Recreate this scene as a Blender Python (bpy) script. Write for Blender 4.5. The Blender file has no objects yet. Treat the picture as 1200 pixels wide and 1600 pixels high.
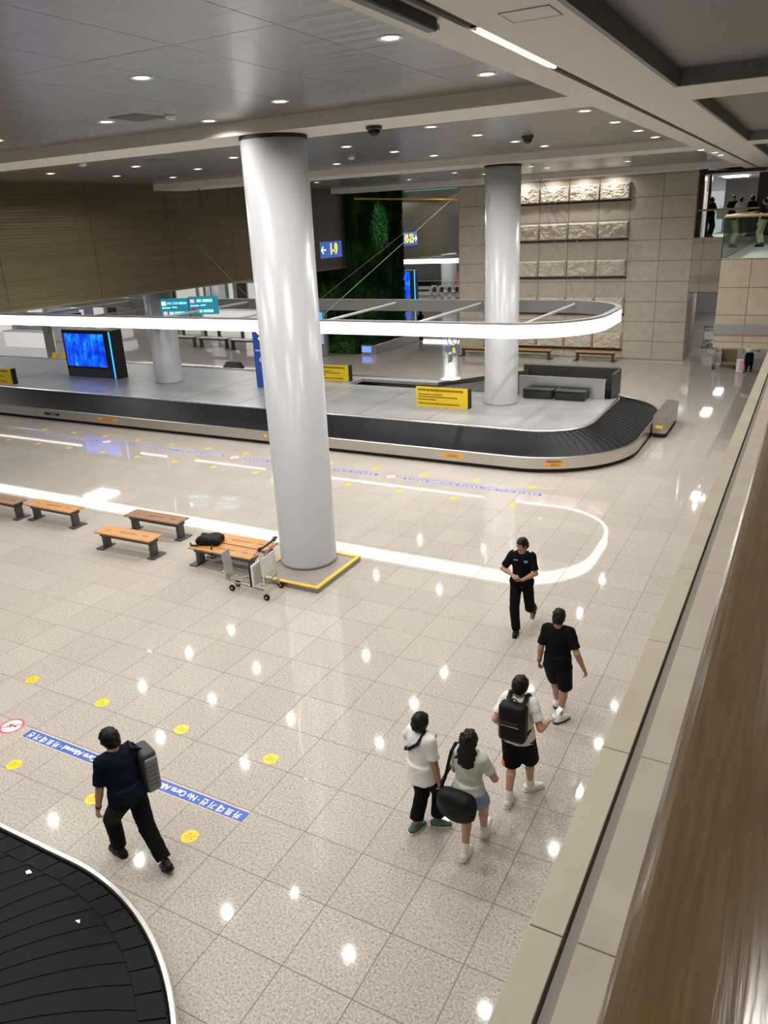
import bpy, math, random
import numpy as np
from mathutils import Vector, Matrix
random.seed(7); rng = np.random.default_rng(7)
C = bpy.context.scene.collection
SC = bpy.context.scene
# ------------------------------------------------------------------ camera
F_PX, YAW, PITCH, ROLL, H = 1205.2, 0.50934, 0.35761, -0.047031, 6.4
cy, sy = math.cos(YAW), math.sin(YAW)
fw = Vector((-sy*math.cos(PITCH), cy*math.cos(PITCH), -math.sin(PITCH)))
r0 = Vector((cy, sy, 0)); u0 = r0.cross(fw)
rt = r0*math.cos(ROLL) + u0*math.sin(ROLL); up = -r0*math.sin(ROLL) + u0*math.cos(ROLL)
cd = bpy.data.cameras.new('camera'); cam = bpy.data.objects.new('camera', cd); C.objects.link(cam)
m = Matrix((rt, up, -fw)).transposed().to_4x4(); m.translation = Vector((0, 0, H)); cam.matrix_world = m
cd.sensor_fit = 'VERTICAL'; cd.sensor_height = 36.0; cd.lens = F_PX/1600*36.0
cd.clip_start = 0.02; cd.clip_end = 400
SC.camera = cam
# ------------------------------------------------------------------ world, exposure
W = bpy.data.worlds.new('World'); SC.world = W; W.use_nodes = True
W.node_tree.nodes['Background'].inputs[0].default_value = (0.93, 0.96, 1.0, 1)
W.node_tree.nodes['Background'].inputs[1].default_value = 0.40
SC.view_settings.view_transform = 'Standard'; SC.view_settings.look = 'None'
SC.view_settings.gamma = 1; SC.view_settings.use_curve_mapping = False
SC.view_settings.exposure = 0.24
LAMP_W = 30.0      # watts of one ceiling downlight
LOOP_E = 2.6       # emission of the suspended light rings
# ------------------------------------------------------------------ materials
MATS = {}
def mat(name, col, rough=0.5, metal=0.0, emit=None, es=0.0, noise=None, bump=None, spec=0.5, alpha=None, trans=0.0, coat=0.0):
    if name in MATS: return MATS[name]
    M = bpy.data.materials.new(name); M.use_nodes = True; nt = M.node_tree; B = nt.nodes['Principled BSDF']
    B.inputs['Base Color'].default_value = (*col, 1); B.inputs['Roughness'].default_value = rough
    B.inputs['Metallic'].default_value = metal; B.inputs['Specular IOR Level'].default_value = spec
    B.inputs['Transmission Weight'].default_value = trans; B.inputs['Coat Weight'].default_value = coat
    if emit: B.inputs['Emission Color'].default_value = (*emit, 1); B.inputs['Emission Strength'].default_value = es
    if noise:   # (scale, other colour, detail)
        tc = nt.nodes.new('ShaderNodeTexCoord'); n = nt.nodes.new('ShaderNodeTexNoise'); n.inputs['Scale'].default_value = noise[0]
        n.inputs['Detail'].default_value = noise[2] if len(noise) > 2 else 4
        cr = nt.nodes.new('ShaderNodeValToRGB'); cr.color_ramp.elements[0].position = .35; cr.color_ramp.elements[1].position = .65
        cr.color_ramp.elements[0].color = (*col, 1); cr.color_ramp.elements[1].color = (*noise[1], 1)
        nt.links.new(tc.outputs['Object'], n.inputs['Vector']); nt.links.new(n.outputs['Fac'], cr.inputs[0]); nt.links.new(cr.outputs[0], B.inputs['Base Color'])
    if bump:    # (scale, strength)
        tc = nt.nodes.new('ShaderNodeTexCoord'); n = nt.nodes.new('ShaderNodeTexNoise'); n.inputs['Scale'].default_value = bump[0]; n.inputs['Detail'].default_value = 5
        b = nt.nodes.new('ShaderNodeBump'); b.inputs['Strength'].default_value = bump[1]; b.inputs['Distance'].default_value = bump[2] if len(bump) > 2 else .02
        nt.links.new(tc.outputs['Object'], n.inputs['Vector']); nt.links.new(n.outputs['Fac'], b.inputs['Height']); nt.links.new(b.outputs[0], B.inputs['Normal'])
    MATS[name] = M; return M

class NT:   # tiny node helper
    def __init__(s, M): s.nt = M.node_tree; s.B = s.nt.nodes['Principled BSDF']
    def n(s, t, **k):
        x = s.nt.nodes.new(t)
        for a, b in k.items(): setattr(x, a, b)
        return x
    def l(s, a, b): s.nt.links.new(a, b)
    def math(s, op, a, b=None, c=None):
        x = s.n('ShaderNodeMath', operation=op)
        for i, v in enumerate((a, b, c)):
            if v is None: continue
            if isinstance(v, (int, float)): x.inputs[i].default_value = v
            else: s.l(v, x.inputs[i])
        return x.outputs[0]
    def pos(s):
        g = s.n('ShaderNodeNewGeometry'); x = s.n('ShaderNodeSeparateXYZ'); s.l(g.outputs['Position'], x.inputs[0]); return g.outputs['Position'], x.outputs
    def noise(s, vec, scale, detail=3, rough=.5):
        x = s.n('ShaderNodeTexNoise'); x.inputs['Scale'].default_value = scale; x.inputs['Detail'].default_value = detail; x.inputs['Roughness'].default_value = rough
        s.l(vec, x.inputs['Vector']); return x.outputs['Fac']
    def ramp(s, f, stops):
        x = s.n('ShaderNodeValToRGB'); e = x.color_ramp.elements
        while len(e) < len(stops): e.new(.5)
        for i, (p, c) in enumerate(stops): e[i].position = p; e[i].color = (*c, 1)
        s.l(f, x.inputs[0]); return x.outputs[0]
    def mix(s, f, a, b, mode='MIX'):
        x = s.n('ShaderNodeMix', data_type='RGBA', blend_type=mode)
        for sock, v in ((x.inputs[0], f), (x.inputs[6], a), (x.inputs[7], b)):
            if isinstance(v, tuple): sock.default_value = (*v, 1)
            elif isinstance(v, (int, float)): sock.default_value = v
            else: s.l(v, sock)
        return x.outputs[2]
    def joint(s, coord, off, size, w):      # 1 on a joint line, 0 elsewhere, and the cell number
        t = s.math('DIVIDE', s.math('SUBTRACT', coord, off), size)
        fr = s.math('FRACT', t); d = s.math('MINIMUM', fr, s.math('SUBTRACT', 1.0, fr))
        return s.math('LESS_THAN', d, w/size/2), s.math('FLOOR', t)

def tile_mat(name, axes, offs, sizes, w, base_stops, nscale, joint_col, rough=.3, tint=.12, bump=0.0, rough_joint=.6):
    M = mat(name, (.5, .5, .5), rough); k = NT(M); P, xyz = k.pos()
    j1, c1 = k.joint(xyz[axes[0]], offs[0], sizes[0], w); j2, c2 = k.joint(xyz[axes[1]], offs[1], sizes[1], w)
    J = k.math('MAXIMUM', j1, j2)
    cmb = k.n('ShaderNodeCombineXYZ'); k.l(c1, cmb.inputs[0]); k.l(c2, cmb.inputs[1])
    wn = k.n('ShaderNodeTexWhiteNoise', noise_dimensions='3D'); k.l(cmb.outputs[0], wn.inputs[0])
    nf = k.noise(P, nscale, 4, .65)
    col = k.ramp(nf, base_stops)
    v = k.math('ADD', 1 - tint/2, k.math('MULTIPLY', wn.outputs['Value'], tint))
    vc = k.n('ShaderNodeCombineXYZ'); [k.l(v, vc.inputs[i]) for i in range(3)]
    col = k.mix(1.0, col, vc.outputs[0], 'MULTIPLY')
    col = k.mix(J, col, joint_col)
    k.l(col, k.B.inputs['Base Color'])
    k.l(k.math('ADD', rough, k.math('MULTIPLY', J, rough_joint - rough)), k.B.inputs['Roughness'])
    return M, k, J, P, wn.outputs['Value'], col

FLOOR_M, k, J, P, wv, fcol = tile_mat('granite_floor', (0, 1), (-5.0625, 5.53), (.7525, .7525), .010,
    [(.30, (.20, .175, .15)), (.43, (.38, .345, .31)), (.56, (.50, .465, .425)), (.72, (.62, .59, .55))], 42, (.13, .11, .095), rough=.035, tint=.08)
# a few cooler replacement slabs and faint traffic wear
cool = k.math('GREATER_THAN', wv, .93)
wear = k.noise(P, .35, 3)
fcol2 = k.mix(k.math('MULTIPLY', cool, .14), fcol, (.38, .41, .47))
fcol3 = k.mix(k.math('MULTIPLY', k.math('SUBTRACT', wear, .35), .5), fcol2, (.36, .31, .25))
k.l(fcol3, k.B.inputs['Base Color']); k.B.inputs['Specular IOR Level'].default_value = .75
bmp = k.n('ShaderNodeBump'); bmp.inputs['Strength'].default_value = .25; bmp.inputs['Distance'].default_value = .0008
k.l(k.math('SUBTRACT', k.math('MULTIPLY', k.noise(P, 1.6, 2), 1.0), k.math('MULTIPLY', J, .6)), bmp.inputs['Height']); k.l(bmp.outputs[0], k.B.inputs['Normal'])

STONE_M, k, J, P, wv, _ = tile_mat('travertine_wall', (0, 2), (-7.62, -.02), (1.35, .873), .022,
    [(.2, (.43, .375, .30)), (.5, (.52, .46, .38)), (.8, (.60, .535, .45))], 5, (.13, .105, .08), rough=.38, tint=.10)
STONE_Y, k, J, P, wv, _ = tile_mat('travertine_return_shaded', (1, 2), (36.9, -.02), (1.35, .873), .022,
    [(.2, (.24, .20, .15)), (.5, (.30, .25, .19)), (.8, (.36, .30, .23))], 5, (.09, .07, .05), rough=.38, tint=.10)  # darker copy of the wall travertine, shade of the return put into its colour
FACADE_M, k, J, P, wv, _ = tile_mat('beige_facade_slabs', (0, 2), (-1.65, .62), (.95, .74), .02,
    [(.2, (.33, .285, .215)), (.5, (.39, .34, .26)), (.8, (.44, .385, .30))], 4, (.14, .11, .08), rough=.4, tint=.08)
COPE_M = mat('coping_stone', (.56, .50, .37), .42, noise=(3, (.62, .56, .43), 6))
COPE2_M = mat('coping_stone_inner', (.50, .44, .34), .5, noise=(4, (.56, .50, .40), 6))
# ceiling panels: brushed grey metal, joints, faint waviness
CEIL_M, k, J, P, wv, _ = tile_mat('metal_ceiling_panels', (0, 1), (-3.2, .6), (1.2, 2.9), .012,
    [(.3, (.27, .265, .25)), (.7, (.31, .30, .28))], 2, (.07, .065, .06), rough=.27, tint=.10, rough_joint=.5)
k.B.inputs['Metallic'].default_value = .55
vm = k.n('ShaderNodeVectorMath', operation='MULTIPLY'); vm.inputs[1].default_value = (1, 9, 1); k.l(P, vm.inputs[0])
bmp = k.n('ShaderNodeBump'); bmp.inputs['Strength'].default_value = .30; bmp.inputs['Distance'].default_value = .02
k.l(k.noise(vm.outputs[0], .9, 2), bmp.inputs['Height']); k.l(bmp.outputs[0], k.B.inputs['Normal'])
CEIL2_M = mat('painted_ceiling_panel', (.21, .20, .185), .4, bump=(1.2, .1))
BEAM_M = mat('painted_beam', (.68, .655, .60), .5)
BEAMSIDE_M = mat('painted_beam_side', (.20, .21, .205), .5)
COL_M = mat('white_enamel_column', (.46, .47, .50), .28, spec=.5)
BLACK = mat('black_gap', (.012, .012, .012), .6)
STEEL = mat('brushed_steel', (.62, .60, .56), .30, 1.0, bump=(30, .06, .005))
STEEL_D = mat('dull_steel', (.33, .32, .30), .38, 1.0, bump=(30, .08, .005))
CHROME = mat('polished_tube', (.75, .75, .74), .16, 1.0)
GREYM = mat('grey_painted_metal', (.28, .28, .27), .4, .3)
DARKM = mat('dark_grey_metal', (.075, .075, .078), .42, .4)
RUBBER = mat('black_rubber', (.006, .0068, .009), .42, spec=.16, bump=(25, .15, .005))
PLATF = mat('platform_grey_sheet', (.27, .275, .29), .33, noise=(1.3, (.33, .335, .35), 6))
WOOD, = (mat('bench_oak', (.50, .25, .085), .35),)
k = NT(WOOD); tc = k.n('ShaderNodeTexCoord'); mp = k.n('ShaderNodeMapping'); mp.inputs['Scale'].default_value = (1.5, 22, 22); k.l(tc.outputs['Object'], mp.inputs[0])
k.l(k.ramp(k.noise(mp.outputs[0], 2.2, 4), [(.3, (.36, .16, .05)), (.7, (.58, .31, .11))]), k.B.inputs['Base Color'])
WOOD_D = mat('bench_oak_worn', (.22, .115, .055), .4)
k = NT(WOOD_D); tc = k.n('ShaderNodeTexCoord'); mp = k.n('ShaderNodeMapping'); mp.inputs['Scale'].default_value = (1.5, 22, 22); k.l(tc.outputs['Object'], mp.inputs[0])
k.l(k.ramp(k.noise(mp.outputs[0], 2.2, 4), [(.3, (.17, .085, .04)), (.7, (.32, .17, .08))]), k.B.inputs['Base Color'])
RAIL_M = mat('lacquered_brown_rail', (.13, .072, .028), .16, coat=.6)
k = NT(RAIL_M); tc = k.n('ShaderNodeTexCoord'); mp = k.n('ShaderNodeMapping'); mp.inputs['Scale'].default_value = (60, 3, 60); k.l(tc.outputs['Object'], mp.inputs[0])
nf = k.noise(mp.outputs[0], 3, 5); k.l(k.ramp(nf, [(.3, (.14, .088, .040)), (.7, (.19, .125, .062))]), k.B.inputs['Base Color'])
b = k.n('ShaderNodeBump'); b.inputs['Strength'].default_value = .25; b.inputs['Distance'].default_value = .001; k.l(nf, b.inputs['Height']); k.l(b.outputs[0], k.B.inputs['Normal']); k.l(b.outputs[0], k.B.inputs['Coat Normal'])
BULK_M = mat('bronze_mesh_panel', (.15, .115, .06), .35, .5)
k = NT(BULK_M); P, xyz = k.pos(); j1, c1 = k.joint(xyz[1], 1.2, 3.6, .03)
wn = k.n('ShaderNodeTexWhiteNoise', noise_dimensions='1D'); k.l(c1, wn.inputs['W'])
rib = k.math('SINE', k.math('MULTIPLY', xyz[2], 70.0))
vm = k.n('ShaderNodeVectorMath', operation='MULTIPLY'); vm.inputs[1].default_value = (1, .25, 9); k.l(P, vm.inputs[0])
c = k.ramp(k.noise(vm.outputs[0], 1.2, 4), [(.3, (.105, .083, .042)), (.7, (.145, .117, .062))])
c = k.mix(k.math('MULTIPLY', wn.outputs['Value'], .3), c, (.13, .10, .075)); c = k.mix(j1, c, (.05, .04, .025)); k.l(c, k.B.inputs['Base Color'])
b = k.n('ShaderNodeBump'); b.inputs['Strength'].default_value = .2; b.inputs['Distance'].default_value = .006; k.l(rib, b.inputs['Height']); k.l(b.outputs[0], k.B.inputs['Normal'])
BLUE = mat('sign_blue', (.03, .10, .46), .35)
BLUE_L = mat('lit_sign_blue', (.03, .07, .25), .4, emit=(.05, .12, .42), es=.8)
YEL = mat('sign_yellow', (.80, .58, .02), .4)
YEL_D = mat('floor_dot_yellow', (.85, .55, .015), .3)
YEL_E = mat('lit_sign_yellow', (.9, .7, .02), .4, emit=(1, .75, .02), es=1.2)
WHT_E = mat('lit_sign_white', (.9, .9, .9), .4, emit=(1, 1, 1), es=1.3)
TEAL_E = mat('lit_board_teal', (.02, .14, .2), .4, emit=(.01, .17, .27), es=.7)
RED = mat('sign_red', (.60, .03, .03), .4)
ORANGE = mat('sticker_orange', (.85, .38, .03), .4)
WHITE = mat('white_paint', (.80, .80, .78), .4)
INK = mat('dark_print', (.12, .05, .02), .5)
LOOP_M = mat('light_ring_diffuser', (.9, .9, .9), .4, emit=(1, .97, .93), es=LOOP_E)
LENS_M = mat('downlight_lens', (.9, .9, .9), .4, emit=(1, .95, .87), es=12)
LENSX_M = mat('bright_strip_lens', (.9, .9, .9), .4, emit=(1, .98, .93), es=5)
GLASS = mat('green_tinted_glass', (.80, .90, .87), .03, trans=1.0)
GLASS.node_tree.nodes['Principled BSDF'].inputs['IOR'].default_value = 1.1
# ------------------------------------------------------------------ geometry helpers
def tag(o, label=None, cat=None, group=None, kind=None):
    if label: o['label'] = label
    if cat: o['category'] = cat
    if group: o['group'] = group
    if kind: o['kind'] = kind
    return o
def empty(name, loc, rz=0, **kw):
    o = bpy.data.objects.new(name, None); o.empty_display_size = .2; C.objects.link(o); o.location = loc; o.rotation_euler = (0, 0, rz)
    return tag(o, **kw)
def link(name, me, material=None, parent=None, loc=None, rz=None, smooth=False, **kw):
    o = bpy.data.objects.new(name, me); C.objects.link(o)
    if material: me.materials.append(material)
    if parent: o.parent = parent
    if loc is not None: o.location = loc
    if rz is not None: o.rotation_euler = (0, 0, rz)
    if smooth: me.polygons.foreach_set('use_smooth', [True]*len(me.polygons))
    return tag(o, **kw)
class MB:
    def __init__(s): s.v = []; s.f = []
    def quadstrip(s, rows, closed_u=False, closed_v=False):   # rows: list of equal length point lists
        n = len(rows); k = len(rows[0]); b = len(s.v)
        for r in rows: s.v += [tuple(p) for p in r]
        for i in range(n if closed_u else n-1):
            for j in range(k if closed_v else k-1):
                a = b+i*k+j; c = b+((i+1) % n)*k+j; d = b+((i+1) % n)*k+(j+1) % k; e = b+i*k+(j+1) % k
                s.f.append((a, c, d, e))
        return s
    def box(s, x0, x1, y0, y1, z0, z1, M=None, bev=0.0):
        if bev > 0:
            b = min(bev, (x1-x0)/2.01, (y1-y0)/2.01, (z1-z0)/2.01)
            prof = [(z0, b), (z0+b, 0), (z1-b, 0), (z1, b)]
            rows = []
            for z, i in prof:
                a0, a1, c0, c1 = x0+i, x1-i, y0+i, y1-i; q = b-i if i else b
                rows.append([(a0+q*(i == 0), c0, z), (a1-q*(i == 0), c0, z), (a1, c0+q*(i == 0), z), (a1, c1-q*(i == 0), z), (a1-q*(i == 0), c1, z), (a0+q*(i == 0), c1, z), (a0, c1-q*(i == 0), z), (a0, c0+q*(i == 0), z)])
            bb = len(s.v); pts = [p for r in rows for p in r]
            if M: pts = [tuple(M @ Vector(p)) for p in pts]
            s.v += pts
            for i in range(3):
                for j in range(8):
                    s.f.append((bb+i*8+j, bb+i*8+(j+1) % 8, bb+(i+1)*8+(j+1) % 8, bb+(i+1)*8+j))
            s.f.append(tuple(bb+j for j in reversed(range(8)))); s.f.append(tuple(bb+24+j for j in range(8)))
            return s
        b = len(s.v); pts = [(x, y, z) for z in (z0, z1) for x, y in ((x0, y0), (x1, y0), (x1, y1), (x0, y1))]
        if M: pts = [tuple(M @ Vector(p)) for p in pts]
        s.v += pts
        for q in ((3, 2, 1, 0), (4, 5, 6, 7), (0, 1, 5, 4), (1, 2, 6, 5), (2, 3, 7, 6), (3, 0, 4, 7)): s.f.append(tuple(b+i for i in q))
        return s
    def tube(s, pts, r, n=10, caps=True):
        pts = [Vector(p) for p in pts]; rr = r if isinstance(r, (list, tuple)) else [r]*len(pts)
        rows = []; prev = None
        for i, p in enumerate(pts):
            d = (pts[min(i+1, len(pts)-1)] - pts[max(i-1, 0)]).normalized()
            if prev is None:
                a = Vector((0, 0, 1)) if abs(d.z) < .9 else Vector((1, 0, 0)); x = d.cross(a).normalized()
            else: x = (prev - d*prev.dot(d)).normalized()
            prev = x; y = d.cross(x)
            rows.append([p + (x*math.cos(t)+y*math.sin(t))*rr[i] for t in [2*math.pi*j/n for j in range(n)]])
        b = len(s.v); s.quadstrip(rows, closed_v=True)
        if caps: s.f.append(tuple(b+j for j in range(n))); s.f.append(tuple(b+(len(rows)-1)*n+j for j in reversed(range(n))))
        return s
    def lathe(s, prof, c=(0, 0), n=32, ax='z', base=(0, 0, 0)):   # prof: (r, z) closed at r=0 or open
        rows = []
        for r, z in prof:
            row = []
            for j in range(n):
                t = 2*math.pi*j/n; a, b_ = r*math.cos(t), r*math.sin(t)
                p = {'z': (a+c[0], b_+c[1], z), 'x': (z, a+c[0], b_+c[1]), 'y': (a+c[0], z, b_+c[1])}[ax]
                row.append((p[0]+base[0], p[1]+base[1], p[2]+base[2]))
            rows.append(row)
        s.quadstrip(rows, closed_v=True); return s
    def poly(s, pts, z0, z1):     # extruded polygon in xy
        b = len(s.v); n = len(pts)
        s.v += [(x, y, z0) for x, y in pts] + [(x, y, z1) for x, y in pts]
        s.f.append(tuple(b+i for i in reversed(range(n)))); s.f.append(tuple(b+n+i for i in range(n)))
        for i in range(n): s.f.append((b+i, b+(i+1) % n, b+n+(i+1) % n, b+n+i))
        return s
    def mesh(s, name='m'):
        me = bpy.data.meshes.new(name); me.from_pydata(s.v, [], s.f); me.validate(); me.update(); return me
    def build(s, name, material, parent=None, smooth=False, **kw):
        return link(name, s.mesh(name), material, parent, smooth=smooth, **kw)
def fixn(o):
    import bmesh
    bm = bmesh.new(); bm.from_mesh(o.data); bmesh.ops.recalc_face_normals(bm, faces=bm.faces); bm.to_mesh(o.data); bm.free(); return o
def bx(name, material, x0, x1, y0, y1, z0, z1, parent=None, bev=0, **kw):
    return MB().box(min(x0, x1), max(x0, x1), min(y0, y1), max(y0, y1), min(z0, z1), max(z0, z1), bev=bev).build(name, material, parent, **kw)
def copy_tree(o, parent=None):
    c = o.copy(); C.objects.link(c)
    if parent: c.parent = parent
    for ch in o.children: copy_tree(ch, c)
    return c
def text_mesh(body, size, depth=.002, align='CENTER', bold=.0, xs=1.0):
    cu = bpy.data.curves.new('t', 'FONT'); cu.body = body; cu.size = size; cu.align_x = align; cu.align_y = 'CENTER'
    cu.extrude = depth; cu.offset = bold; cu.resolution_u = 3
    o = bpy.data.objects.new('t', cu); C.objects.link(o); bpy.context.view_layer.update()
    me = bpy.data.meshes.new_from_object(o.evaluated_get(bpy.context.evaluated_depsgraph_get()))
    C.objects.unlink(o); bpy.data.objects.remove(o)
    if xs != 1: me.transform(Matrix.Diagonal((xs, 1, 1, 1)))
    me.materials.clear(); return me
def text(name, body, size, material, loc, rot, parent=None, xs=1.0, bold=0, depth=.002, align='CENTER', **kw):
    o = link(name, text_mesh(body, size, depth, align, bold, xs), material, parent, **kw); o.location = loc; o.rotation_euler = rot; return o
PI = math.pi
# ------------------------------------------------------------------ setting
CZ, BZ = 8.05, 7.85
bx('floor', FLOOR_M, -75, 6, -8, 95, -.2, 0, kind='structure')
ceil = MB()
bays = [(-60, -3.2, -8, 11.2), (-60, -3.2, 12.45, 22.3), (-60, -3.2, 23.9, 34.2), (-60, -3.2, 35.4, 95)]
for a, b, c, d in bays: ceil.box(a-.1, b+.1, c-.1, d+.1, CZ, CZ+.1)
ceil = ceil.build('ceiling', CEIL_M, kind='structure')
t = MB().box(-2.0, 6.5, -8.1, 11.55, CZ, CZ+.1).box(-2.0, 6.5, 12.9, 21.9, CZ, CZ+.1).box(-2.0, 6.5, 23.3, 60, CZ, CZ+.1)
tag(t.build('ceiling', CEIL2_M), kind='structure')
n = 1
for a, b, c, d in [(-60, -3.2, 11.2, 12.45), (-60, -3.2, 22.3, 23.9), (-60, -3.2, 34.2, 35.4)]:
    bx('trim_%d' % n, BEAM_M, a, b, c, d, BZ, CZ+.15, kind='structure'); n += 1
bx('trim_%d' % n, BEAM_M, -3.2, -2.78, -8, 60, BZ, CZ+.15, kind='structure'); n += 1
bx('trim_%d' % n, BEAM_M, -2.68, -1.92, -8, 60, BZ, CZ+.15, kind='structure'); n += 1
tr = bx('trim_%d' % n, BLACK, -2.78, -2.68, -8, 60, BZ+.03, CZ+.15, kind='structure'); n += 1
for c, d in ((11.5, 12.95), (21.9, 23.3), (35, 36.9)):
    bx('trim_%d' % n, BEAM_M, -1.92, 6.5, c, d, BZ, CZ+.15, kind='structure'); n += 1
# dark inner lips of the right hand coffers
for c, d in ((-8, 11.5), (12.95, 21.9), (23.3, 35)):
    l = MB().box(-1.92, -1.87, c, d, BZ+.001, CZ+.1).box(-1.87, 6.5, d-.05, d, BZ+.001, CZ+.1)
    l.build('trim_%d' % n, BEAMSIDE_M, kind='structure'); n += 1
# light track inside the slot
tl = empty('track_light', (-2.73, 6.5, BZ+.015), label='long bright strip light set in the dark ceiling slot', cat='strip light')
MB().box(-.045, .045, .3, 2.6, .0, .02).build('housing', DARKM, tl)
MB().box(-.012, .02, .35, 2.5, -.02, .0).build('lamp_tube', LENSX_M, tl)
th = empty('track_light', (-2.86, 6.0, BZ), label='black projecting track housing at the near end of the ceiling slot', cat='strip light')
MB().box(-.05, .04, -1.6, .25, -.09, .0, bev=.01).build('housing', DARKM, th)
MB().box(-.03, .02, .25, .33, -.07, -.02).build('end_clip', CHROME, th)
hatch = empty('ceiling_hatch', (-2.2, 6.6, BZ), label='small square access hatch in the pale ceiling beam', cat='hatch')
MB().box(-.19, .19, -.17, .17, -.004, 0).build('hatch_panel', BEAM_M, hatch)
f = MB()
for a in ((-.2, .2, -.18, -.17), (-.2, .2, .17, .18), (-.2, -.19, -.18, .18), (.19, .2, -.18, .18)): f.box(*a, -.006, 0)
f.build('hatch_frame', GREYM, hatch)
# back stone wall with corridor opening to its right
bx('wall_back', STONE_M, -15.73, -4.9, 36.9, 37.6, 0, CZ+.1, kind='structure')
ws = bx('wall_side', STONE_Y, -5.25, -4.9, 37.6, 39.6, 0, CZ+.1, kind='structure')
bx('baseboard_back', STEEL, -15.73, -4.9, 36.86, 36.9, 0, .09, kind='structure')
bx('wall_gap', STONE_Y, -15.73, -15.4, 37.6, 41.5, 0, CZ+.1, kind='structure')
# rough-hewn block rows
ROUGH = mat('rough_hewn_stone', (.56, .50, .41), .8, noise=(6, (.64, .58, .49), 6))
wall_b = bpy.data.objects['wall_back']
def rough_block(x0, x1, z0, z1, seed):
    nx, nz = 40, 24; r = np.random.default_rng(seed)
    def vn(gx, gz):
        g = r.random((gz+2, gx+2)); X = np.linspace(0, gx, nx); Z = np.linspace(0, gz, nz)
        xi = X.astype(int); zi = Z.astype(int); fx = X-xi; fz = (Z-zi)[:, None]
        return (g[zi][:, xi]*(1-fx)+g[zi][:, xi+1]*fx)*(1-fz) + (g[zi+1][:, xi]*(1-fx)+g[zi+1][:, xi+1]*fx)*fz
    h = .06*vn(4, 3)+.06*vn(9, 7)+.06*vn(21, 15)+.02*r.random((nz, nx))
    e = np.minimum.outer(np.minimum(np.arange(nz), np.arange(nz)[::-1]), np.full(nx, 99)); ex = np.minimum(np.arange(nx), np.arange(nx)[::-1])[None, :]
    edge = np.clip(np.minimum(e, ex)/2.0, 0, 1)
    d = .05 + (h+.04)*edge
    rows = [[(x0+(x1-x0)*j/(nx-1), 36.9-d[i, j], z0+(z1-z0)*i/(nz-1)) for j in range(nx)] for i in range(nz)]
    mb = MB().quadstrip(rows); back = [[(p[0], 36.9, p[2]) for p in (rows[0][0], rows[0][-1], rows[-1][-1], rows[-1][0])], [rows[0][0], rows[0][-1], rows[-1][-1], rows[-1][0]]]
    mb.quadstrip(back, closed_v=True)
    return mb
sd = 0
for z0, z1 in ((6.93, 7.62), (5.32, 6.03), (3.70, 4.43), (2.08, 2.80), (.48, 1.21)):
    for i in range(5):
        x1 = -7.62-1.35*i; sd += 1
        fixn(rough_block(x1-1.33, x1-.01, z0, z1, sd).build('rough_stone_block', ROUGH, wall_b))
    bx('ledge_strip', BLACK, -7.62-6.75, -7.6, 36.8, 36.9, z0-.07, z0-.01, parent=wall_b)
# corridor under the bridge
bx('wall_corridor', mat('corridor_pale_panel', (.62, .60, .57), .4), -9, 6, 56, 56.4, 0, 3.2, kind='structure')
bx('wall_bridge', FACADE_M, -4.9, -2.4, 36.9, 37.2, 3.02, 5.25, kind='structure')
bx('trim_%d' % n, GREYM, -4.9, -2.4, 36.86, 36.9, 3.43, 3.68, kind='structure'); n += 1
bx('floor_bridge', GREYM, -4.9, 6, 37.2, 56, 2.95, 5.2, kind='structure')
bx('floor_deck', GREYM, -2.4, 6, 24.3, 37.2, 2.75, 5.05, kind='structure')
bx('wall_bridge_near', FACADE_M, -2.42, 6, 24.0, 24.3, 2.67, 5.09, kind='structure')
bx('trim_%d' % n, GREYM, -2.44, 6, 23.96, 24.0, 3.05, 3.33, kind='structure'); n += 1
# upper room seen above the bridge
bx('wall_upper_back', mat('upper_room_grey', (.30, .31, .33), .5), -4.9, -3.1, 47, 47.3, 5.2, CZ, kind='structure')
UW = mat('curved_pale_wall', (.60, .53, .47), .5)
wc = MB(); rows = []
for z in (5.2, CZ): rows.append([(-3.2+2.3*math.sin(t*.16), 46.9-6*(1-math.cos(t*.16))-.4*t*.3, z) for t in range(9)])
wc.quadstrip(rows); fixn(wc.build('wall_upper_curved', UW, kind='structure'))
bx('ceiling_upper', mat('pale_upper_ceiling', (.62, .56, .5), .5), -4.9, 6, 37.35, 47, 7.72, 7.8, kind='structure')
bx('ceiling_passage', GREYM, -15.4, -4.9, 39.7, 56, 2.95, 3.1, kind='structure')
bx('wall_upper_side', mat('dark_brown_panel', (.035, .028, .018), .4), -2.75, 6, 38.6, 38.9, 5.2, CZ, kind='structure')
db = mat('dark_bronze_frame', (.05, .037, .022), .35, .5)
bx('door_1', db, -4.9, -4.72, 37.25, 37.45, 5.2, 7.9, kind='structure')
bx('door_2', db, -4.6, -4.5, 37.8, 38.0, 5.2, 7.9, kind='structure')
bx('trim_%d' % n, db, -4.9, -2.4, 37.0, 37.3, 7.72, 7.85, kind='structure'); n += 1
# brown bulkheads over the belts
def bulk(name, y0, y1, z0=4.42):
    return bx(name, BULK_M, -21.9, -21.2, y0, y1, z0, CZ, kind='structure')
bulk('wall_left', 8, 35.3); bulk('wall_left_far', 41.15, 56)
bx('trim_%d' % n, mat('bronze_edge', (.22, .18, .12), .35, .6), -21.92, -21.17, 8, 35.3, 4.38, 4.44, kind='structure'); n += 1
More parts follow.
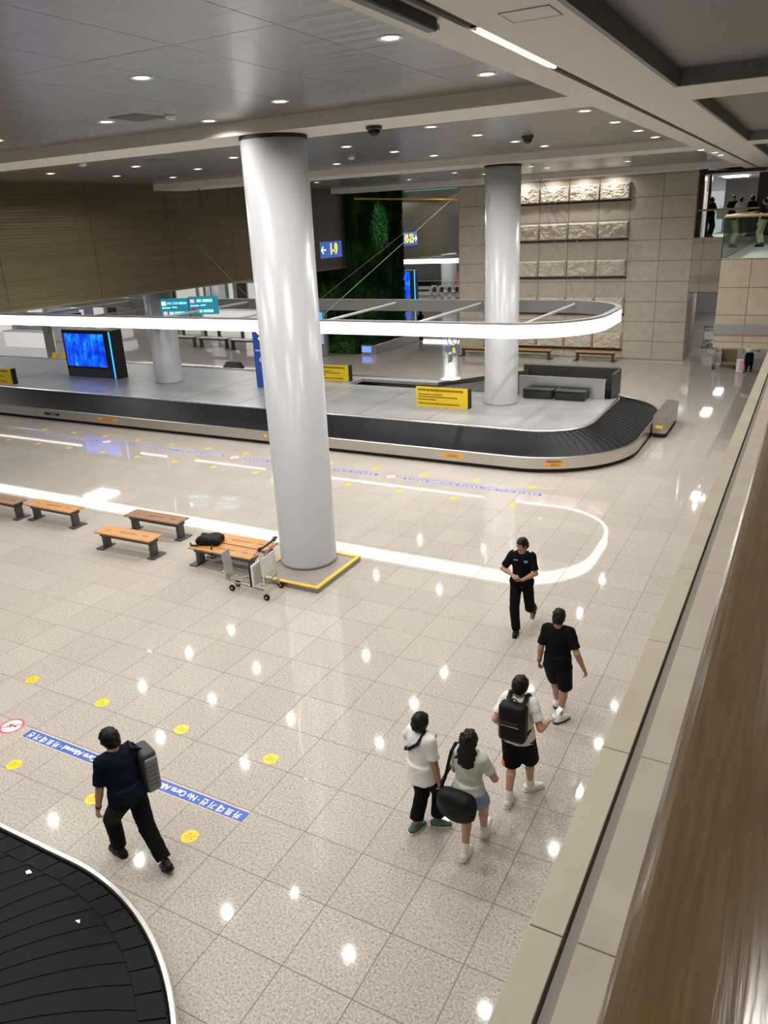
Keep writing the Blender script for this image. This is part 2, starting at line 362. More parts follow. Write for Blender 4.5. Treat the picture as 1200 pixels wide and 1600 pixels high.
# right-hand side behind the rail and far closing walls
bx('wall_right', FACADE_M, 5.8, 6.1, -8, 60, 0, CZ, kind='structure')
FARW = mat('far_hall_wall', (.60, .60, .58), .45)
bx('wall_hall_end', FARW, -75, -15.5, 94, 94.4, 0, CZ, kind='structure')
bx('wall_hall_left', FARW, -75, -74.6, -8, 94, 0, CZ, kind='structure')
bx('wall_rear', FACADE_M, -75, 6, -8.4, -8, 0, CZ, kind='structure')
bx('window_1', mat('teal_glass_strip', (.20, .42, .46), .1, emit=(.18, .42, .48), es=.55), -21.0, -15.7, 41.6, 41.7, 7.85, 8.04, kind='structure')
bx('trim_%d' % n, BEAM_M, -24, -15.5, 41.4, 41.55, 7.7, 8.0, kind='structure'); n += 1
# facade under our deck, deck and coping
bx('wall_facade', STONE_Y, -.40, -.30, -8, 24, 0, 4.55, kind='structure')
bx('floor_deck_near', GREYM, -.30, 5.8, -8, 24, 4.3, 4.6, kind='structure')
js = [-3.2, -2.1, -.9, 0.35, 1.45, 2.0, 2.67+.55, 3.25, 3.85, 4.45] 
yy = 2.0-.58*8
JO = [1.45+.79*i for i in range(-8, 29)]
for a, b in zip(JO[:-1], JO[1:]):
    o = bx('coping_slab', COPE_M, -.44, -.352, a+.002, b-.002, 4.55, 4.70, bev=.0018)
    o.name = 'coping_slab'
# ------------------------------------------------------------------ coping run as one parent structure
cope = empty('trim_coping', (0, 0, 0), kind='structure')
for o in [o for o in C.objects if o.name.startswith('coping_slab')]: o.parent = cope
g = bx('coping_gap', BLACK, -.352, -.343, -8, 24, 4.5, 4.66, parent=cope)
inner = bx('coping_shade_strip', mat('coping_shadow_band', (.27, .245, .215), .55), -.343, -.315, -8, 24, 4.5, 4.69, parent=cope)  # strip coloured dark for the shadow between outer and inner coping
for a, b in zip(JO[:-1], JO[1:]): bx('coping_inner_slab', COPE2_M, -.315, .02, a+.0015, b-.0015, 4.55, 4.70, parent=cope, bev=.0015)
# wide lacquered handrail the photographer leans over
rail = empty('handrail', (0, 0, 4.7), label='wide glossy brown lacquered handrail running along the balcony on the right', cat='handrail')
prof = []
for j in range(21):
    a = PI*j/20
    prof.append((.06-.13*math.cos(a)*(1 if True else 1), 1.165+.035*math.sin(a)**.6))
prof = [(-.07, 1.10)] + prof + [(.19, 1.10)]
rows = [[(x, y, z) for x, z in prof] for y in (-7.5, 24)]
mb = MB().quadstrip(rows, closed_v=True); fixn(mb.build('rail_cap', RAIL_M, rail, smooth=False))
for y in np.arange(-7, 24, 1.6): MB().tube([(.07, y, .0), (.07, y, 1.10)], .022, 10).build('post', CHROME, rail)
bx('glass_panel', GLASS, .045, .057, -7.4, 23.9, .06, 1.06, parent=rail)
# ------------------------------------------------------------------ columns
def column(x, y, z0, z1, r, label):
    c = empty('column', (x, y, z0), label=label, cat='column')
    rows = []
    MB().lathe([(0, z1-.05-z0), (r, z1-.05-z0), (r, .06), (r+.004, .05), (r+.004, 0), (0, 0)], n=64).build('shaft', COL_M, c, smooth=False)
    for p in c.children[0].data.polygons: p.use_smooth = abs(p.normal.z) < .5
    MB().lathe([(0, z1-z0), (r+.012, z1-z0), (r+.012, z1-.055-z0), (0, z1-.055-z0)], n=64).build('shadow_collar', BLACK, c)
    return c
column(-8.37, 11.78, .11, BZ, .562, 'tall white round column on the yellow-edged plinth beside the benches')
column(-8.56, 23.45, .80, BZ, .53, 'white round column on the carousel island in front of the stone wall')
column(-22.6, 23.2, .80, 8.0, .55, 'white round column rising from the carousel behind the light ring at left')
pl = empty('column_plinth', (-8.2, 11.50, 0), label='low square granite plinth with yellow edging under the big white column', cat='plinth')
MB().box(-.72, .72, -.80, .74, 0, .095).build('plinth_block', mat('plinth_granite', (.33, .30, .27), .3, noise=(60, (.22, .2, .18), 4)), pl)
e = MB()
for a in ((-.76, .76, -.84, -.76), (-.76, .76, .70, .78), (-.76, -.68, -.76, .70), (.68, .76, -.76, .70)): e.box(*a, .095, .115)
e.build('yellow_edging', mat('safety_yellow_edge', (.80, .47, .05), .4), pl)
e = MB()
for a in ((-.75, .75, -.83, -.80), (-.75, .75, .74, .77), (-.75, -.72, -.80, .74), (.72, .75, -.80, .74)): e.box(*a, 0, .095)
e.build('kick_face', STEEL_D, pl)
# ------------------------------------------------------------------ baggage carousels
def rr_path(x0, x1, y0, y1, r, step, off=0.0):
    """rounded rectangle, inset by off; returns points with outward normals by even parameter of the outer line"""
    segs = []; P = []
    def line(ax, ay, bx_, by, nx, ny):
        L = math.hypot(bx_-ax, by-ay); k = max(1, round(L/step))
        for i in range(k): t = i/k; P.append((ax+(bx_-ax)*t, ay+(by-ay)*t, nx, ny))
    def arc(cx, cy_, a0, a1):
        k = max(4, round(r*abs(a1-a0)/step))
        for i in range(k): a = a0+(a1-a0)*i/k; P.append((cx+r*math.cos(a), cy_+r*math.sin(a), math.cos(a), math.sin(a)))
    line(x0+r, y0, x1-r, y0, 0, -1); arc(x1-r, y0+r, -PI/2, 0); line(x1, y0+r, x1, y1-r, 1, 0); arc(x1-r, y1-r, 0, PI/2)
    line(x1-r, y1, x0+r, y1, 0, 1); arc(x0+r, y1-r, PI/2, PI); line(x0, y1-r, x0, y0+r, -1, 0); arc(x0+r, y0+r, PI, 1.5*PI)
    return P
def sweep(P, prof):    # prof: (inset, z)
    return MB().quadstrip([[(x-nx*i, y-ny*i, z) for i, z in prof] for x, y, nx, ny in P], closed_u=True)
def carousel(x0, x1, y0, y1, r, label, BELT_W=1.25, z_in=.80, lip=STEEL, pads=False, step=.011, bw=None):
    root = empty('baggage_carousel', ((x0+x1)/2, (y0+y1)/2, 0), label=label, cat='baggage carousel')
    ox, oy = root.location.x, root.location.y
    x0 -= ox; x1 -= ox; y0 -= oy; y1 -= oy
    P = rr_path(x0, x1, y0, y1, r, .14)
    fixn(sweep(P, [(.10, 0), (.10, .13), (.3, .13), (.3, 0)]).build('kick_base', BLACK, root))
    o = fixn(sweep(P, [(0, .12), (0, .42), (.012, .435), (.05, .435), (.06, .42), (.06, .30), (.10, .12)]).build('steel_skirt', lip, root, smooth=False))
    # belt plates: overlapping rubber crescents, a small step from plate to plate
    pitch = .28; k = len(P); acc = 0; S = [0]
    for i in range(1, k+1):
        a, b = P[i-1], P[i % k]; acc += math.hypot(b[0]-a[0], b[1]-a[1]); S.append(acc)
    nplates = int(acc/pitch); pitch = acc/nplates
    def at(s):
        s %= acc; i = int(np.searchsorted(S, s, 'right'))-1; i = min(i, k-1); t = (s-S[i])/(S[i+1]-S[i]); a, b = P[i], P[(i+1) % k]
        q = [a[j]*(1-t)+b[j]*t for j in range(4)]; l = math.hypot(q[2], q[3]); return q[0], q[1], q[2]/l, q[3]/l
    nu = 8; bel = MB(); us = [i/nu for i in range(nu+1)]
    rows = []
    for p in range(nplates):
        for t in (0, .5, .995):
            row = []
            for u in us:
                s = (p+t)*pitch + .16*math.sin(PI*u)      # crescent-shaped plate edge
                x, y, nx, ny = at(s); ins = .07+(BELT_W-.07)*u
                row.append((x-nx*ins, y-ny*ins, .385+(z_in-.385)*u + step*(1-t)))
            rows.append(row)
    bel.quadstrip(rows, closed_u=True); fixn(bel.build('belt', bw or RUBBER, root))
    if pads:
        pd = MB(); npd = int(acc/.27); pw = acc/npd
        for p in range(npd):
            q = []
            for t in (.03, .5, .97):
                x, y, nx, ny = at((p+t)*pw); q.append([(x-nx*i, y-ny*i, z) for i, z in ((.075, .36), (.085, .405), (.16, .43), (.30, .475), (.315, .45))])
            pd.quadstrip(q)
        fixn(pd.build('edge_pads', mat('rubber_pad', (.008, .008, .009), .55, spec=.10, bump=(12, .2, .005)), root))
    fixn(sweep(P, [(BELT_W-.02, z_in-.03), (BELT_W-.02, z_in+.03), (BELT_W+.0, z_in+.045), (BELT_W+.075, z_in+.045), (BELT_W+.09, z_in), (BELT_W+.09, .1), (BELT_W+.0, .1)]).build('inner_trim', STEEL, root))
    return root, P
# main carousel
MX0, MX1, MY0, MY1 = -46, -3.85, 18.95, 27.45
car, P = carousel(MX0, MX1, MY0, MY1, 2.8, 'long oval black baggage carousel with steel skirt in mid hall', pads=False)
ox, oy = car.location.x, car.location.y
isl = rr_path(MX0+1.3-ox, MX1-1.3-ox, MY0+1.3-oy, MY1-1.3-oy, 1.5, .3)
k = NT(PLATF); Pp, xyz = k.pos()
pts = [(p[0], p[1]) for p in isl]
# island deck with a rectangular pit for the feed belt
deck = MB(); X0, X1, Y0, Y1 = MX0+1.3-ox, MX1-1.3-ox, MY0+1.3-oy, MY1-1.3-oy
px0, px1, py0, py1 = -15.05-ox, -10.6-ox, 24.72-oy, 25.75-oy
r = 1.5
def arcpts(cx, cy_, a0, a1): return [(cx+r*math.cos(a0+(a1-a0)*i/10), cy_+r*math.sin(a0+(a1-a0)*i/10)) for i in range(11)]
deck.poly([(px1, Y0)] + arcpts(X1-r, Y0+r, -PI/2, 0) + arcpts(X1-r, Y1-r, 0, PI/2) + [(px1, Y1)], .70, .80)
deck.poly([(px0, Y1)] + arcpts(X0+r, Y1-r, PI/2, PI) + arcpts(X0+r, Y0+r, PI, 1.5*PI) + [(px0, Y0)], .70, .80)
deck.box(px0, px1, Y0, py0, .70, .80); deck.box(px0, px1, py1, Y1, .70, .80)
fixn(deck.build('island_deck', PLATF, car))
bx('feed_pit', BLACK, px0, px1, py0, py1, .30, .34, parent=car)
seam = mat('deck_seam', (.12, .12, .125), .5)
for x in (-9.9, -12.3, -14.7, -17.1, -19.5, -23.9, -26.6, -30):
    MB().poly([(x-ox, Y0+.05), (x+.02-ox, Y0+.05), (x-1.2+.02-ox, py0-.1), (x-1.2-ox, py0-.1)] if False else [(x-ox, Y0+.02), (x+.03-ox, Y0+.02), (x+.03-ox, py0-.1), (x-ox, py0-.1)], .80, .802).build('deck_seam', seam, car)
# feed conveyor coming up out of the pit, steel-sided, into the back guard
fc = empty('feed_conveyor', (-8.5, 25.2, .8), label='steel-sided feed conveyor and dark backed guard behind the island column', cat='conveyor')
def wedge(xa, xb, za, zb, y0, y1, base):
    b = MB(); b.v = [(xa, y0, base), (xb, y0, base), (xb, y0, zb), (xa, y0, za), (xa, y1, base), (xb, y1, base), (xb, y1, zb), (xa, y1, za)]
    b.f = [(0, 1, 2, 3), (5, 4, 7, 6), (1, 5, 6, 2), (4, 0, 3, 7), (3, 2, 6, 7), (0, 4, 5, 1)]; return b
fixn(wedge(-3.1, .1, .02, .62, -.42, -.36, 0).build('side_panel', STEEL_D, fc))
fixn(wedge(-3.3, .1, .05, .66, .46, .52, 0).build('side_panel', STEEL_D, fc))
fixn(wedge(-3.2, .1, -.02, .42, -.36, .46, 0).build('ramp_belt', RUBBER, fc))
bx('front_guard', STEEL, .1, 2.95, -.42, -.36, 0, .60, parent=fc)
bx('guard_cap', STEEL, .1, 2.98, -.46, -.32, .60, .64, parent=fc)
bx('rear_guard', DARKM, -.1, 3.2, .62, .70, 0, .82, parent=fc)
bx('rear_guard_end', DARKM, 3.12, 3.2, -.30, .62, 0, .80, parent=fc)
bx('hopper_floor', RUBBER, .1, 3.1, -.36, .62, .02, .30, parent=fc)
for lx, lab in ((-7.62, 'black rectangular equipment box on the island, nearer the column'), (-6.55, 'black rectangular equipment box on the island, farther from the column')):
    b_ = empty('equipment_box', (lx, 24.45, .8), label=lab, cat='box')
    bx('box_body', mat('black_box_plastic', (.018, .019, .017), .35), -.48, .48, -.18, .18, 0, .27, parent=b_, bev=.02)
    bx('box_lid', mat('black_box_lid', (.03, .033, .028), .3), -.5, .5, -.2, .2, .27, .31, parent=b_, bev=.012)
# bumper pod where the belt turns
pod = empty('belt_end_cover', (-3.62, 24.6, 0), label='brushed steel rounded cover box outside the carousel end', cat='cover')
pp = [(-.22, -1.35), (.18, -1.35), (.22, -1.2), (.22, 1.5), (.15, 1.75), (-.05, 1.85), (-.22, 1.75)]
fixn(MB().poly([(x*.9, y*.75) for x, y in pp], .14, .66).build('cover_body', STEEL, pod)); fixn(MB().poly([(x*.8, y*.7) for x, y in pp], 0, .14).build('cover_base', BLACK, pod))
MB().box(-.1, .1, -1.03, -1.01, .3, .38).build('yellow_button', YEL, pod)
# near carousel at the lower left
ncar, _ = carousel(-22, -2.78, -7.5, 3.82, 3.18, 'near black baggage carousel with fan-like rubber plates and bright steel rim', BELT_W=1.9, z_in=1.02,
                   lip=mat('bright_rim', (.86, .85, .83), .28, 1.0), pads=True, step=.007, bw=mat('near_belt_rubber', (.007, .0073, .008), .5, spec=.10, bump=(9, .12, .01)))
X0, X1, Y0, Y1 = [v for v in (-22+1.9+9.22+3.17, -2.78-1.9+9.22+3.17, 0, 0)]
ip = rr_path(-9.61+1.95, 9.61-1.95, -5.66+1.95, 5.66-1.95, 1.25, .3)
fixn(MB().poly([(p[0], p[1]) for p in ip], .9, 1.04).build('island_deck', PLATF, ncar))
# scraps of torn tag paper on the near belt
for i, (x, y, z, lab) in enumerate([(-6.15, 3.43, .52, 'by the upper left part of the belt edge'), (-5.22, 3.22, .53, 'near the middle of the belt edge'), (-4.32, 2.42, .53, 'at the right part of the belt edge'),
                           (-5.35, 1.95, .80, 'lying mid-belt, away from the rim'), (-4.15, 1.60, .58, 'lowest on the belt near the frame bottom')]):
    s = MB(); q = rng.random(4)*.03
    s.v = [(-.05-q[0], -.02, 0), (.02, -.035-q[1], .012), (.055+q[2], .01, .004), (.0, .03, .02), (-.045, .02+q[3], .006)]; s.f = [(0, 1, 2, 3, 4)]
    s.v += [(a, b, c-.004) for a, b, c in s.v]; s.f.append((9, 8, 7, 6, 5)); s.f += [(j, j+5, (j+1) % 5+5, (j+1) % 5) for j in range(5)]
    o = s.build('paper_scrap', WHITE, label='white scrap of torn paper ' + lab, cat='paper', group='paper scraps on the near carousel'); o.location = (x, y, z); o.rotation_euler = (0, 0, i*1.3); o.scale = (.55, .55, .6)
# stickers on the main skirt
def plaque(name, x0, x1, z0, z1, y, material, label, cat='sticker', group=None):
    o = empty(name, ((x0+x1)/2, y, z0), label=label, cat=cat, group=group); w = (x1-x0)/2
    bx('backing', material, -w, w, -.004, .0, 0, z1-z0, parent=o)
    return o
for x0, x1, lab in ((-8.63, -8.0, 'orange warning sticker on the steel skirt right of the big column'), (-5.75, -5.2, 'orange warning sticker on the skirt near the carousel bend'), (-22.2, -21.2, 'orange warning sticker on the steel skirt, left of the big column')):
    o = plaque('warning_sticker', x0, x1, .21, .34, 18.948 if x1 < -6.6 else 18.99, ORANGE, lab, group='orange stickers on the carousel skirt')
    for q in range(3): bx('print_line', INK, -(x1-x0)*.3+q*.03, (x1-x0)*(.3-.05*q), -.006, -.004, .03+.03*q, .04+.03*q, parent=o)
    if x1 > -6.6: o.rotation_euler = (0, 0, .42); o.location.y = 19.115; o.scale = (.8, 1, .85)
ar = empty('arrow_sticker', (-24.6, 18.948, .2), label='dark blue left-pointing arrow sticker on the steel skirt', cat='sticker')
a = MB(); a.v = [(x, -.004, z) for x, z in ((-.48, .07), (-.3, .15), (-.3, .12), (.4, .12), (.4, .02), (-.3, .02), (-.3, -.01))]; a.f = [tuple(range(7))]; a.v += [(x, 0, z) for x, _, z in a.v]
a.build('arrow', mat('navy_print', (.01, .02, .12), .4), ar); text('lettering', 'Conveyor', .07, WHITE, (.05, -.006, .07), (PI/2, 0, 0), ar)
bt = empty('emergency_button', (-14.75, 18.95, .27), label='round yellow emergency button on the steel skirt', cat='button')
MB().lathe([(0, -.03), (.05, -.03), (.06, 0), (.0, 0)], ax='y', n=20).build('button_ring', YEL, bt)
MB().lathe([(0, -.045), (.028, -.045), (.03, -.03), (0, -.03)], ax='y', n=16).build('push_cap', mat('amber_cap', (.7, .3, .02), .3), bt)
# ------------------------------------------------------------------ hanging light rings
def light_ring(x0, x1, y0, y1, r, zb, zt, label):
    root = empty('light_ring', ((x0+x1)/2, (y0+y1)/2, zb), label=label, cat='light')
    ox, oy = root.location.x, root.location.y; h = zt-zb
    P = rr_path(x0-ox, x1-ox, y0-oy, y1-oy, r, .3)
    fixn(sweep(P, [(.0, 0), (0, h-.05), (.04, h-.05), (.04, .02), (.12, .02), (.12, 0)]).build('diffuser', LOOP_M, root))
    fixn(sweep(P, [(.0, h-.05), (0, h), (.18, h), (.18, .0), (.12, .0), (.12, .02), (.16, h-.05)]).build('inner_frame', GREYM, root))
    if label.startswith('distant'):
        for hx in np.arange(x0+3, x1, 6): MB().tube([(hx-ox, 0, h), (hx-ox, 0, CZ-zb)], .015, 6).tube([(hx-ox, y0-oy+.1, h-.05), (hx-ox, 0, h), (hx-ox, y1-oy-.1, h-.05)], .04, 8).build('hanger', CHROME, root)
    return root
ring = light_ring(-40, -4.95, 19.75, 25.75, 2.3, 3.40, 3.80, 'glowing white oval light ring hung over the main carousel')
rx, ry = ring.location.x, ring.location.y
for xa, xb in ((-6.85, -6.85), (-10.1, -10.0), (-13.4, -13.1), (-16.9, -16.7), (-20.1, -19.9), (-23.3, -23.2), (-26.6, -26.5)):
    MB().tube([(xa-rx, 25.6-ry, .28), (xb-rx, 19.93-ry, .28)], .045, 12).build('strut', mat('pale_tube', (.5, .5, .48), .35, .2), ring)
for (ax, ay), (bx_, by) in (((-7.9, 23.9), (-6.85, 25.62)), ((-7.85, 23.9), (-6.3, 25.6)), ((-7.8, 23.8), (-5.6, 25.3)), ((-8.9, 23.2), (-16.7, 25.62)), ((-8.8, 23.2), (-10.0, 25.62)), ((-8.9, 23.2), (-13.1, 19.95)),
                           ((-22.2, 23.0), (-20.0, 25.62)), ((-8.6, 23.0), (-9.6, 22.9))):
    MB().tube([(ax-rx, ay-ry, BZ-3.4), (bx_-rx, by-ry, .38)], .007, 6).build('cable', GREYM, ring)
# ------------------------------------------------------------------ downlights
def make_downlight():
    t = empty('downlight', (0, 0, 0), label='x', cat='downlight')
    MB().lathe([(.085, 0), (.085, -.006), (.125, -.012), (.135, -.004), (.135, 0)], n=24).build('trim_ring', WHITE, t)
    MB().lathe([(0, -.004), (.088, -.004), (.088, -.001), (0, -.001)], n=24).build('lens', LENS_M, t)
    return t
lamp_data = bpy.data.lights.new('downlight_beam', 'AREA'); lamp_data.shape = 'DISK'; lamp_data.size = .13; lamp_data.energy = LAMP_W; lamp_data.color = (1, .96, .90); lamp_data.spread = PI*.86
proto = make_downlight(); used = [0]
def downlight(x, y, z, label, group):
    t = proto if not used[0] else copy_tree(proto); used[0] = 1
    t.location = (x, y, z); t['label'] = label; t['group'] = group
    l = bpy.data.objects.new('lamp', lamp_data); C.objects.link(l); l.parent = t; l.location = (0, 0, -.02)
    return t
G1 = [(-6.97, 7.38), (-6.89, 9.93), (-9.93, 9.63), (-8.85, 10.75), (-3.88, 7.5), (-3.88, 10.03), (-3.7, 4.6), (-6.9, 4.6), (-10, 4.6), (-13, 7.3), (-13, 4.6), (-16, 7.4), (-12.9, 9.9), (-16, 9.9), (-19, 8.5), (-6.9, 1.6), (-3.7, 1.6), (-10, 1.6), (-6.9, -2), (-12, -2)]
G2 = [(-15.94, 13.83), (-18.51, 15.68), (-18.54, 18.05), (-15.79, 16.08), (-15.63, 18.27), (-12.81, 13.98), (-18.27, 20.14), (-12.8, 16.31), (-9.7, 16.43), (-9.64, 18.65), (-6.73, 14.54), (-9.53, 20.74), (-6.69, 16.76), (-12.52, 20.61), (-6.62, 18.94), (-6.51, 20.84), (-3.88, 14.63), (-3.88, 16.9), (-3.88, 19.11), (-3.88, 21.11), (-9.7, 13.9)]
G3 = [(-18.11, 28.2), (-15.41, 26.62), (-12.3, 26.42), (-12.45, 28.88), (-12.15, 31.17), (-6.44, 26.63), (-6.38, 29.93), (-9.41, 28.63), (-9.29, 30.1), (-15.4, 31)]
G4 = [(-3.15-.02, 23.75), (-3.0, 25.29), (-3.0, 26.69), (-13.9, 34.8), (-10.9, 34.8)]
def nearest(x, y):
    return 'near the big column' if math.hypot(x+8.2, y-11.8) < 3 else ('toward the brown bulkhead' if x < -14 else ('along the right-hand beam' if x > -4.2 else 'mid-bay'))
ORD = 'first second third fourth fifth sixth seventh eighth ninth tenth eleventh twelfth thirteenth fourteenth fifteenth sixteenth seventeenth eighteenth nineteenth twentieth'.split()
def ordn(i): return ORD[i]
for gi, (G, bay) in enumerate(((G1, 'nearest bay'), (G2, 'middle bay'), (G3, 'far bay'))):
    rowsx = sorted(set(round((x+3.6)/3.05) for x, y in G), reverse=True)
    cnt = {}
    for x, y in sorted(G, key=lambda p: (round((p[0]+3.6)/3.05), p[1]), reverse=False):
        r_ = -round((x+3.6)/3.05); cnt[r_] = cnt.get(r_, 0)+1
        t_ = downlight(x, y, CZ, 'downlight, %s row from the right beam, %s from the near end, %s' % (ordn(r_), ordn(cnt[r_]-1), bay), 'downlights in the ' + bay)
        if (x, y) == (-8.85, 10.75):
            for c_ in t_.children:
                if c_.type == 'LIGHT': c_.data = c_.data.copy(); c_.data.energy = 9
for i, (x, y) in enumerate(G4[:3]): downlight(x, y, BZ, 'round downlight, %s of three in line on the pale right-hand beam' % ordn(i), 'three downlights on the beam')
wash = lamp_data.copy(); wash.energy = 8
for i, x in enumerate((-13.0, -11.65, -10.3, -8.95)):
    t = downlight(x+.6, 36.3, CZ, 'wall-washing downlight above the %s rough stone block from the left' % ordn(i), 'wall washers over the stone wall')
    for c in t.children:
        if c.type == 'LIGHT': c.data = wash
# ------------------------------------------------------------------ floor markings
SRED = mat('no_sign_red', (.65, .04, .10), .35)
def floor_dot(x, y, label, group, r=.10):
    o = empty('floor_dot', (x, y, 0), rz=.35, label=label, cat='floor sticker', group=group)
    MB().lathe([(0, .003), (r, .003), (r, 0), (0, 0)], n=28).build('disc', YEL_D, o)
    k = MB().box(-r*.75, r*.75, -.004, .004, .003, .0038).box(-r*.4, -r*.2, -.04, -.02, .003, .0038).box(r*.15, r*.4, -.045, -.025, .003, .0038).box(-r*.3, r*.1, .03, .045, .003, .0038)
    k.build('print', mat('dot_print', (.45, .24, .01), .4), o); return o
dots_near = [(-9.96, 6.37), (-8.45, 6.38), (-6.92, 6.39), (-5.42, 6.40), (-8.42, 4.87), (-6.95, 4.86), (-5.45, 4.90), (-9.9, 4.87)]
for x, y in dots_near:
    i = sorted(p[0] for p in dots_near if abs(p[1]-y) < .5).index(x)
    floor_dot(x, y, 'yellow floor dot, %s from the left, row %s the near blue strip' % (ordn(i), 'beyond' if y > 5.5 else 'before'), 'yellow dots around the near blue strip')
far_x = [[-5.69-1.512*i for i in range(13)], [-5.68-1.512*i for i in range(13)]]
for j, (yy_, xs) in enumerate(((16.42, far_x[0]), (17.93, far_x[1]))):
    for i, x in enumerate(xs):
        nm = ['first', 'second', 'third', 'fourth', 'fifth', 'sixth', 'seventh', 'eighth', 'ninth', 'tenth', 'eleventh', 'twelfth', 'thirteenth'][i]
        floor_dot(x, yy_, 'yellow floor dot, %s from the right, row %s the far blue strips' % (nm, 'before' if j == 0 else 'behind'), 'yellow dots along the far blue strips', r=.095)
def strip(x0, x1, y, label, body, w=.15, sz=.115, flip=True):
    o = empty('floor_strip', ((x0+x1)/2, y, 0), rz=PI if flip else 0, label=label, cat='floor sticker', group='blue no-cart floor strips'); L = (x1-x0)/2
    bx('band', BLUE, -L, L, -w/2, w/2, 0, .003, parent=o)
    bx('edge_line', mat('edge_gold', (.75, .55, .35), .4), -L, L, w/2, w/2+.012, 0, .003, parent=o); bx('edge_line', MATS['edge_gold'], -L, L, -w/2-.012, -w/2, 0, .003, parent=o)
    me = text_mesh(body, sz, .0006, bold=.003); xs = [v.co.x for v in me.vertices]; s = (2*L*.965)/(max(xs)-min(xs)); me.transform(Matrix.Diagonal((s, 1, 1, 1)))
    t = link('lettering', me, WHITE, o); t.location = (0, 0, .0036); return o
KT = '카 트 대 기 선'
strip(-8.86, -5.06, 5.41, 'blue floor strip with white lettering behind the man in black, near carousel', KT+' · No Carts Allowed · '+KT+' · No Carts Allowed · '+KT, w=.165, sz=.12)
for a, b, lab in ((-9.06, -5.3, 'rightmost'), (-14.4, -9.88, 'second from right'), (-19.76, -15.22, 'third from right'), (-25.2, -20.6, 'fourth from right')):
    strip(a, b, 17.42, 'blue floor strip before the main carousel, %s of the row' % lab, KT+' · No Carts Allowed · '+KT+' · No Carts Allowed · '+KT, w=.15, sz=.085)
def nocart(x, y, label):
    o = empty('no_cart_sticker', (x, y, 0), rz=PI, label=label, cat='floor sticker', group='round no-cart floor stickers'); r = .17
    MB().lathe([(0, .003), (r, .003), (r, 0), (0, 0)], n=32).build('disc', WHITE, o)
    MB().lathe([(r*.84, .0042), (r, .0042), (r, .003), (r*.84, .003), (r*.84, .0042)], n=32).build('red_ring', SRED, o)
    c = MB().box(-.07, .05, -.03, .0, .003, .0038).box(.05, .065, -.03, .06, .003, .0038).box(-.06, -.04, -.06, -.045, .003, .0038).box(.02, .04, -.06, -.045, .003, .0038).box(-.02, .05, .02, .035, .003, .0038)
    c.build('cart_symbol', INK, o)
    MB().box(-r*.9, r*.9, -.011, .011, .0038, .0046, M=Matrix.Rotation(.75, 4, 'Z')).build('red_bar', SRED, o)
nocart(-9.19, 5.42, 'round red and white no-cart sticker left of the near blue strip')
for x, lab in ((-9.46, 'between the two rightmost far blue strips'), (-14.8, 'left of the big column, between far blue strips'), (-20.18, 'third from the right along the far blue strips')): nocart(x, 17.42, 'round red and white no-cart sticker '+lab)
# ------------------------------------------------------------------ benches
def make_bench(wood, L=1.56, Wd=.43, h=.43, name='bench'):
    b = empty(name, (0, 0, 0), cat='bench')
    s = bx('seat', wood, -L/2, L/2, -Wd/2, Wd/2, h-.035, h, parent=b, bev=.006)
    for x0, x1 in ((-L*.38, -L*.30), (-L*.14, L*.16), (L*.27, L*.37)):
        for q in (-.012, .012): bx('slot', BLACK, x0, x1, q-.004, q+.004, h, h+.0012, parent=s)
    bx('under_beam', DARKM, -L/2+.06, L/2-.06, -Wd*.30, Wd*.30, h-.13, h-.036, parent=b, bev=.01)
    for sx in (-1, 1):
        x = sx*(L/2-.11)
        l = MB(); l.box(-.05, .05, -Wd*.20, Wd*.20, .03, h-.10, M=Matrix.Translation((x, 0, 0)) @ Matrix.Shear('XY', 4, (-.18*sx if False else 0, 0)), bev=.008)
        l.build('leg', DARKM, b); bx('foot', DARKM, x-.035-.12*(sx < 0), x+.035+.12*(sx > 0), -Wd*.46, Wd*.46, 0, .03, parent=b, bev=.006)
    return b
bA = make_bench(WOOD); bB = make_bench(WOOD_D)
def place(o, x, y, rz, label, group, first): 
    t = o if first else copy_tree(o); t.location = (x, y, 0); t.rotation_euler = (0, 0, rz); t['label'] = label; t['group'] = group; return t
GB = 'wooden benches beside the big column'
place(bA, -15.42, 11.42, .0, 'light oak bench, second from the left edge of the row', GB, True)
place(bB, -12.50, 11.80, .02, 'worn darker wood bench standing just behind a light one', GB, True)
place(bA, -12.33, 10.78, .03, 'light oak bench in front of the worn dark bench', GB, False)
place(bA, -9.78, 10.90, .01, 'light oak bench beside the trolley, front of a back-to-back pair holding a backpack', GB, False)
place(bA, -9.74, 11.37, .01, 'light oak bench, rear one of the pair behind the trolley', GB, False)
place(bB, -17.25, 11.30, -.02, 'wood bench cut by the left edge of the picture', GB, False)
SB = mat('wall_bench_orange_wood', (.52, .27, .07), .4)
wb = make_bench(SB, L=1.85, Wd=.5, h=.44)
GW = 'low benches along the stone wall'
place(wb, -8.65, 36.2, 0, 'low bench with orange wood seat at the right end of the stone wall', GW, True)
place(wb, -11.65, 36.2, 0, 'low orange-topped bench against the stone wall just right of the column', GW, False)
place(wb, -14.4, 36.2, 0, 'low orange-topped bench against the stone wall left of the column', GW, False)
FB = mat('far_bench_top', (.62, .55, .44), .4); fb = make_bench(FB, L=2.2, Wd=.55, h=.62)
GF = 'benches in the hall beyond the brown bulkhead'
for i, (x, y) in enumerate(((-33.2, 35.6), (-30.6, 35.4), (-28.0, 35.1), (-35.6, 39.4), (-32.6, 39.4))):
    place(fb, x, y, -.05, 'pale-topped dark-framed bench beyond the bulkhead, %s %s' % (('first', 'second', 'third')[i % 3], 'from the left in the near row' if i < 3 else 'from the left in the far row'), GF, i == 0)
